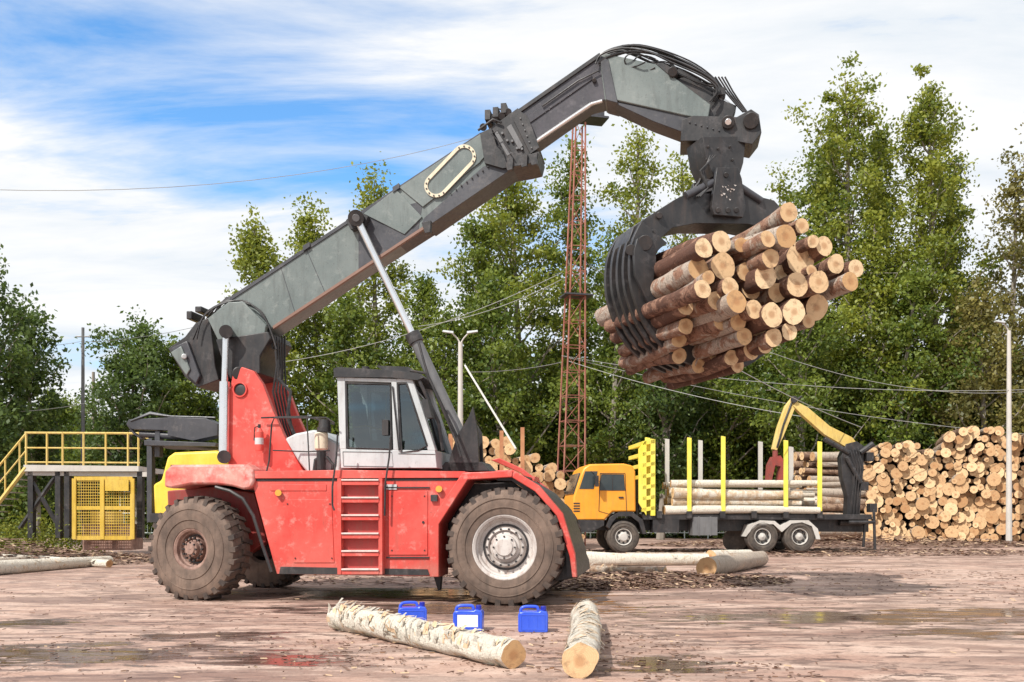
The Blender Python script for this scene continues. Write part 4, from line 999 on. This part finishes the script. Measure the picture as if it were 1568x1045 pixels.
def tree(name,px,top,wpx,d,base,mat=0,seed=0,dens=1.0,leaf=.10,sparse=False,sig=.33,broad=False):
    rs=np.random.RandomState(seed+100); x=(px-CX)*d/FPX; Ht=CH+(HZ-top)*d/FPX; W=wpx*d/FPX/2; zb=max(.3,CH+(HZ-base)*d/FPX)
    e=empty(name,(x,d,0)); mb=MB()
    bx,by=rs.uniform(-.8,.8),rs.uniform(-.4,.4)
    def tr(z): t=z/Ht; return Vector((bx*t*t+.2*math.sin(t*5+seed),by*t*t,z))
    r0=.012*Ht+.06
    mb.tube([tr(Ht*k/9*.97) for k in range(10)],[r0*(1-.95*k/9)+.012 for k in range(10)],7)
    lob=[rs.uniform(.7,1.25) for _ in range(7)]
    def prof(t):
        if broad: return max(.22,(math.sin(math.pi*min(1,max(0,t))**.95))**.5)*(1.05-.12*t)
        return max(.12,(math.sin(math.pi*min(1,max(0,t))**.75))**.75)*(1-.22*t)
    CL=[]; nl=int((14+Ht*1.15)*(1 if not sparse else .75)*(1.25 if broad else 1))
    for i in range(nl):
        t=(i+rs.rand())/nl; z=zb+(Ht-zb)*t*.94; az=i*2.4+rs.uniform(-.5,.5)
        reach=W*prof(t)*rs.uniform(.45,1.15)*lob[int(t*6.99)]; rise=reach*rs.uniform(.6,1.3)+(.3 if t>.7 else 0)
        z0=max(.3,z-rise*.6); p=tr(min(z0,Ht*.95)); n=5; pts=[]
        rise=min(rise,Ht-p.z)
        for k in range(n+1):
            s=k/n; pts.append(p+Vector((math.cos(az)*reach*s,math.sin(az)*reach*s,rise*(s**1.25)))+Vector(rs.uniform(-.1,.1,3))*(s*1.5))
        mb.tube(pts,[max(.014,.045+.014*reach-(.035+.014*reach)*k/n) for k in range(n+1)],4)
        m=int((3+reach*2.2)*dens)
        for k in range(m):
            s=rs.uniform(.28,1.05)**.8; s=min(s,1.05); idx=min(n-1,int(s*n)); q=pts[idx].lerp(pts[idx+1],min(1,s*n-idx))
            off=rs.normal(size=3)*np.array([.5,.5,.42])*(.42+.14*reach)
            q2=Vector(q)+Vector(off); CL.append(tuple(q2))
            if rs.rand()<.4: mb.tube([q,q2],.016,3)
    for k in range(7): CL.append(tuple(tr(Ht*(1-.025*k))+Vector(rs.normal(size=3)*.2)))
    CL=np.array(CL); per=int(74 if not sparse else 48)
    cnt=rs.randint(per//3,per*5//3,len(CL)); C=np.repeat(CL,cnt,0)
    sg=np.repeat(rs.uniform(.55,1.35,len(CL))*sig,cnt)[:,None]
    C=C+rs.normal(size=C.shape)*sg*np.array([1,1,.8]); C[:,2]=np.maximum(C[:,2],.1)
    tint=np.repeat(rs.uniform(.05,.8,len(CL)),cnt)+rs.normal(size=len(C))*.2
    tint+= .15*(C[:,2]-zb)/(Ht-zb+.1)  # leaves lighter towards the top, sunlit crown tops put into the tint
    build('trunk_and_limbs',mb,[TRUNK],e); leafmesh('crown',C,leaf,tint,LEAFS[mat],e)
T=[('birch_tree',-25,385,215,40,760,2),('birch_tree',50,480,110,44,760,2),
('willow_tree',205,498,170,50,740,2),('willow_tree',270,530,130,52,740,1),('willow_tree',95,610,110,54,760,1),('willow_tree',325,610,110,54,760,1),
('poplar_tree',415,335,130,49,690,0),('poplar_tree',492,318,140,52,700,0),('poplar_tree',585,265,150,53,700,0),('poplar_tree',640,430,100,50,720,1),('poplar_tree',540,450,150,48,720,1),
('poplar_tree',725,335,130,50,720,1),('poplar_tree',790,240,170,52,720,0),('poplar_tree',868,215,130,53,720,1),('poplar_tree',770,430,190,47,740,1),('poplar_tree',690,480,110,46,740,1),
('aspen_tree',975,178,150,54,700,0),('aspen_tree',1045,235,130,56,700,0),('poplar_tree',930,370,150,49,740,1),('poplar_tree',1010,420,170,48,750,2),
('poplar_tree',1110,430,190,50,740,1),('aspen_tree',1205,265,120,55,740,0),('aspen_tree',1305,98,205,52,720,0),('aspen_tree',1250,205,140,54,740,1),('aspen_tree',1365,180,110,54,700,0),('aspen_tree',1425,115,150,51,720,0),('aspen_tree',1470,250,100,53,740,1),
('poplar_tree',1230,420,200,48,750,1),('poplar_tree',1380,400,220,49,740,1),('poplar_tree',1545,238,120,50,740,3),('poplar_tree',1610,200,160,49,740,3),('poplar_tree',1500,430,170,48,740,3),('poplar_tree',1330,330,150,50,750,0)]
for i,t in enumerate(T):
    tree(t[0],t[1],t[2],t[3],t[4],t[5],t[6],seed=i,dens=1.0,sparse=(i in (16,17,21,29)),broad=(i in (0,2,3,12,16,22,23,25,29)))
def shrub(name,x0,x1,y,hf,mat,seed,n,leaf=.12,dy=2.):
    rs=np.random.RandomState(seed); CLx=rs.uniform(x0,x1,n); h=np.array([hf(a) for a in CLx])
    z=h*rs.uniform(0.02,1,n)**.8; yy=y+rs.uniform(-dy,dy,n)+rs.normal(size=n)*.3
    CL=np.stack([CLx,yy,z],1); cnt=rs.randint(25,85,n); C=np.repeat(CL,cnt,0)+rs.normal(size=(cnt.sum(),3))*np.array([.45,.45,.32])
    C[:,2]=np.maximum(C[:,2],.05); tint=np.repeat(rs.uniform(.0,.85,n),cnt)+rs.normal(size=len(C))*.18
    e=empty(name); leafmesh('foliage',C,leaf,tint,LEAFS[mat],e)
def hs(a,lo,hi,s): return lo+(hi-lo)*(.5+.5*mnoise.noise(Vector((a*.16,s,0)))*1.6)+.8*mnoise.noise(Vector((a*.7,s,3)))
shrub('shrub_mass',-40,-8,52,lambda a:hs(a,3.4,6.0,1),1,1,1500)
shrub('shrub_mass',-9,18,52.5,lambda a:hs(a,5.0,9.0,5),1,2,2600)
shrub('shrub_mass',14,48,51.5,lambda a:hs(a,5.0,9.5,9),1,3,3000)
shrub('distant_trees',-70,75,72,lambda a:hs(a,6.5,10,14) if a<-3 else hs(a,11,15,14),1,4,4200,.2)
shrub('weeds',-26,-13.5,31.5,lambda a:.7+.4*mnoise.noise(Vector((a,0,0))),0,6,260,.05,1.2)

# ------------------------------------------------------------ sky, sun, camera
SUN=Vector((-.50,-.62,.85)).normalized()
w=bpy.data.worlds.new('World'); sc.world=w; w.use_nodes=True; nt=w.node_tree; bg=nt.nodes['Background']
sky=N(nt,'ShaderNodeTexSky',sky_type='NISHITA'); sky.sun_disc=False
sky.sun_elevation=math.asin(SUN.z); sky.sun_rotation=math.atan2(SUN.x,SUN.y); sky.air_density=1.0; sky.dust_density=.6; sky.ozone_density=1.5
tc=N(nt,'ShaderNodeTexCoord').outputs['Generated']
sx=N(nt,'ShaderNodeSeparateXYZ'); L(nt,tc,sx.inputs[0])
zz=math_(nt,'ADD',math_(nt,'MAXIMUM',sx.outputs[2],0.),.16)
cb=N(nt,'ShaderNodeCombineXYZ'); L(nt,math_(nt,'DIVIDE',sx.outputs[0],zz),cb.inputs[0]); L(nt,math_(nt,'DIVIDE',sx.outputs[1],zz),cb.inputs[1])
v=cb.outputs[0]
n1=noi(nt,mapp(nt,v,(.9,2.3,1),(3.1,1.7,0),(0,0,.35)),1.1,9,.60,.35)
n2=noi(nt,mapp(nt,v,(.35,.7,1),(.4,5.2,0),(0,0,.2)),1.0,4,.5)
dv=N(nt,'ShaderNodeVectorMath',operation='SUBTRACT'); L(nt,tc,dv.inputs[0]); dv.inputs[1].default_value=Vector((-.36,1,.44)).normalized()
dm=N(nt,'ShaderNodeVectorMath',operation='MULTIPLY'); L(nt,dv.outputs[0],dm.inputs[0]); dm.inputs[1].default_value=(1.15,1,3.8)
ln=N(nt,'ShaderNodeVectorMath',operation='LENGTH'); L(nt,dm.outputs[0],ln.inputs[0])
hole=ramp(nt,ln.outputs['Value'],.08,.60,(1,1,1,1),(0,0,0,1))
cov=math_(nt,'ADD',math_(nt,'MULTIPLY',n1,.95),math_(nt,'MULTIPLY',n2,.40))
cov=math_(nt,'SUBTRACT',cov,math_(nt,'MULTIPLY',hole,.27))
cl=ramp(nt,cov,.39,.62)
skyc=mix(nt,1.0,sky.outputs[0],(1.10,1.75,2.15),'MULTIPLY')
shade=mix(nt,ramp(nt,n1,.36,.58),(6.5,7.1,7.7),(8.6,8.6,8.6))
c=mix(nt,math_(nt,'MULTIPLY',cl,.98),skyc,shade)
L(nt,c,bg.inputs[0]); bg.inputs[1].default_value=.12
sl=bpy.data.lights.new('sun','SUN'); sl.energy=5.0; sl.angle=math.radians(.5); sl.color=(1,.96,.89)
so=bpy.data.objects.new('sun',sl); sc.collection.objects.link(so); so.rotation_euler=SUN.to_track_quat('Z','Y').to_euler()
cam=bpy.data.cameras.new('camera'); co=bpy.data.objects.new('camera',cam); sc.collection.objects.link(co)
co.location=(0,0,CH); co.rotation_euler=(math.radians(90),0,0)
cam.sensor_width=36; cam.lens=36*FPX/1568; cam.shift_y=(HZ-522.5)/1568; cam.clip_end=2000
sc.camera=co
sc.view_settings.view_transform='Standard'; sc.view_settings.look='None'; sc.view_settings.exposure=0
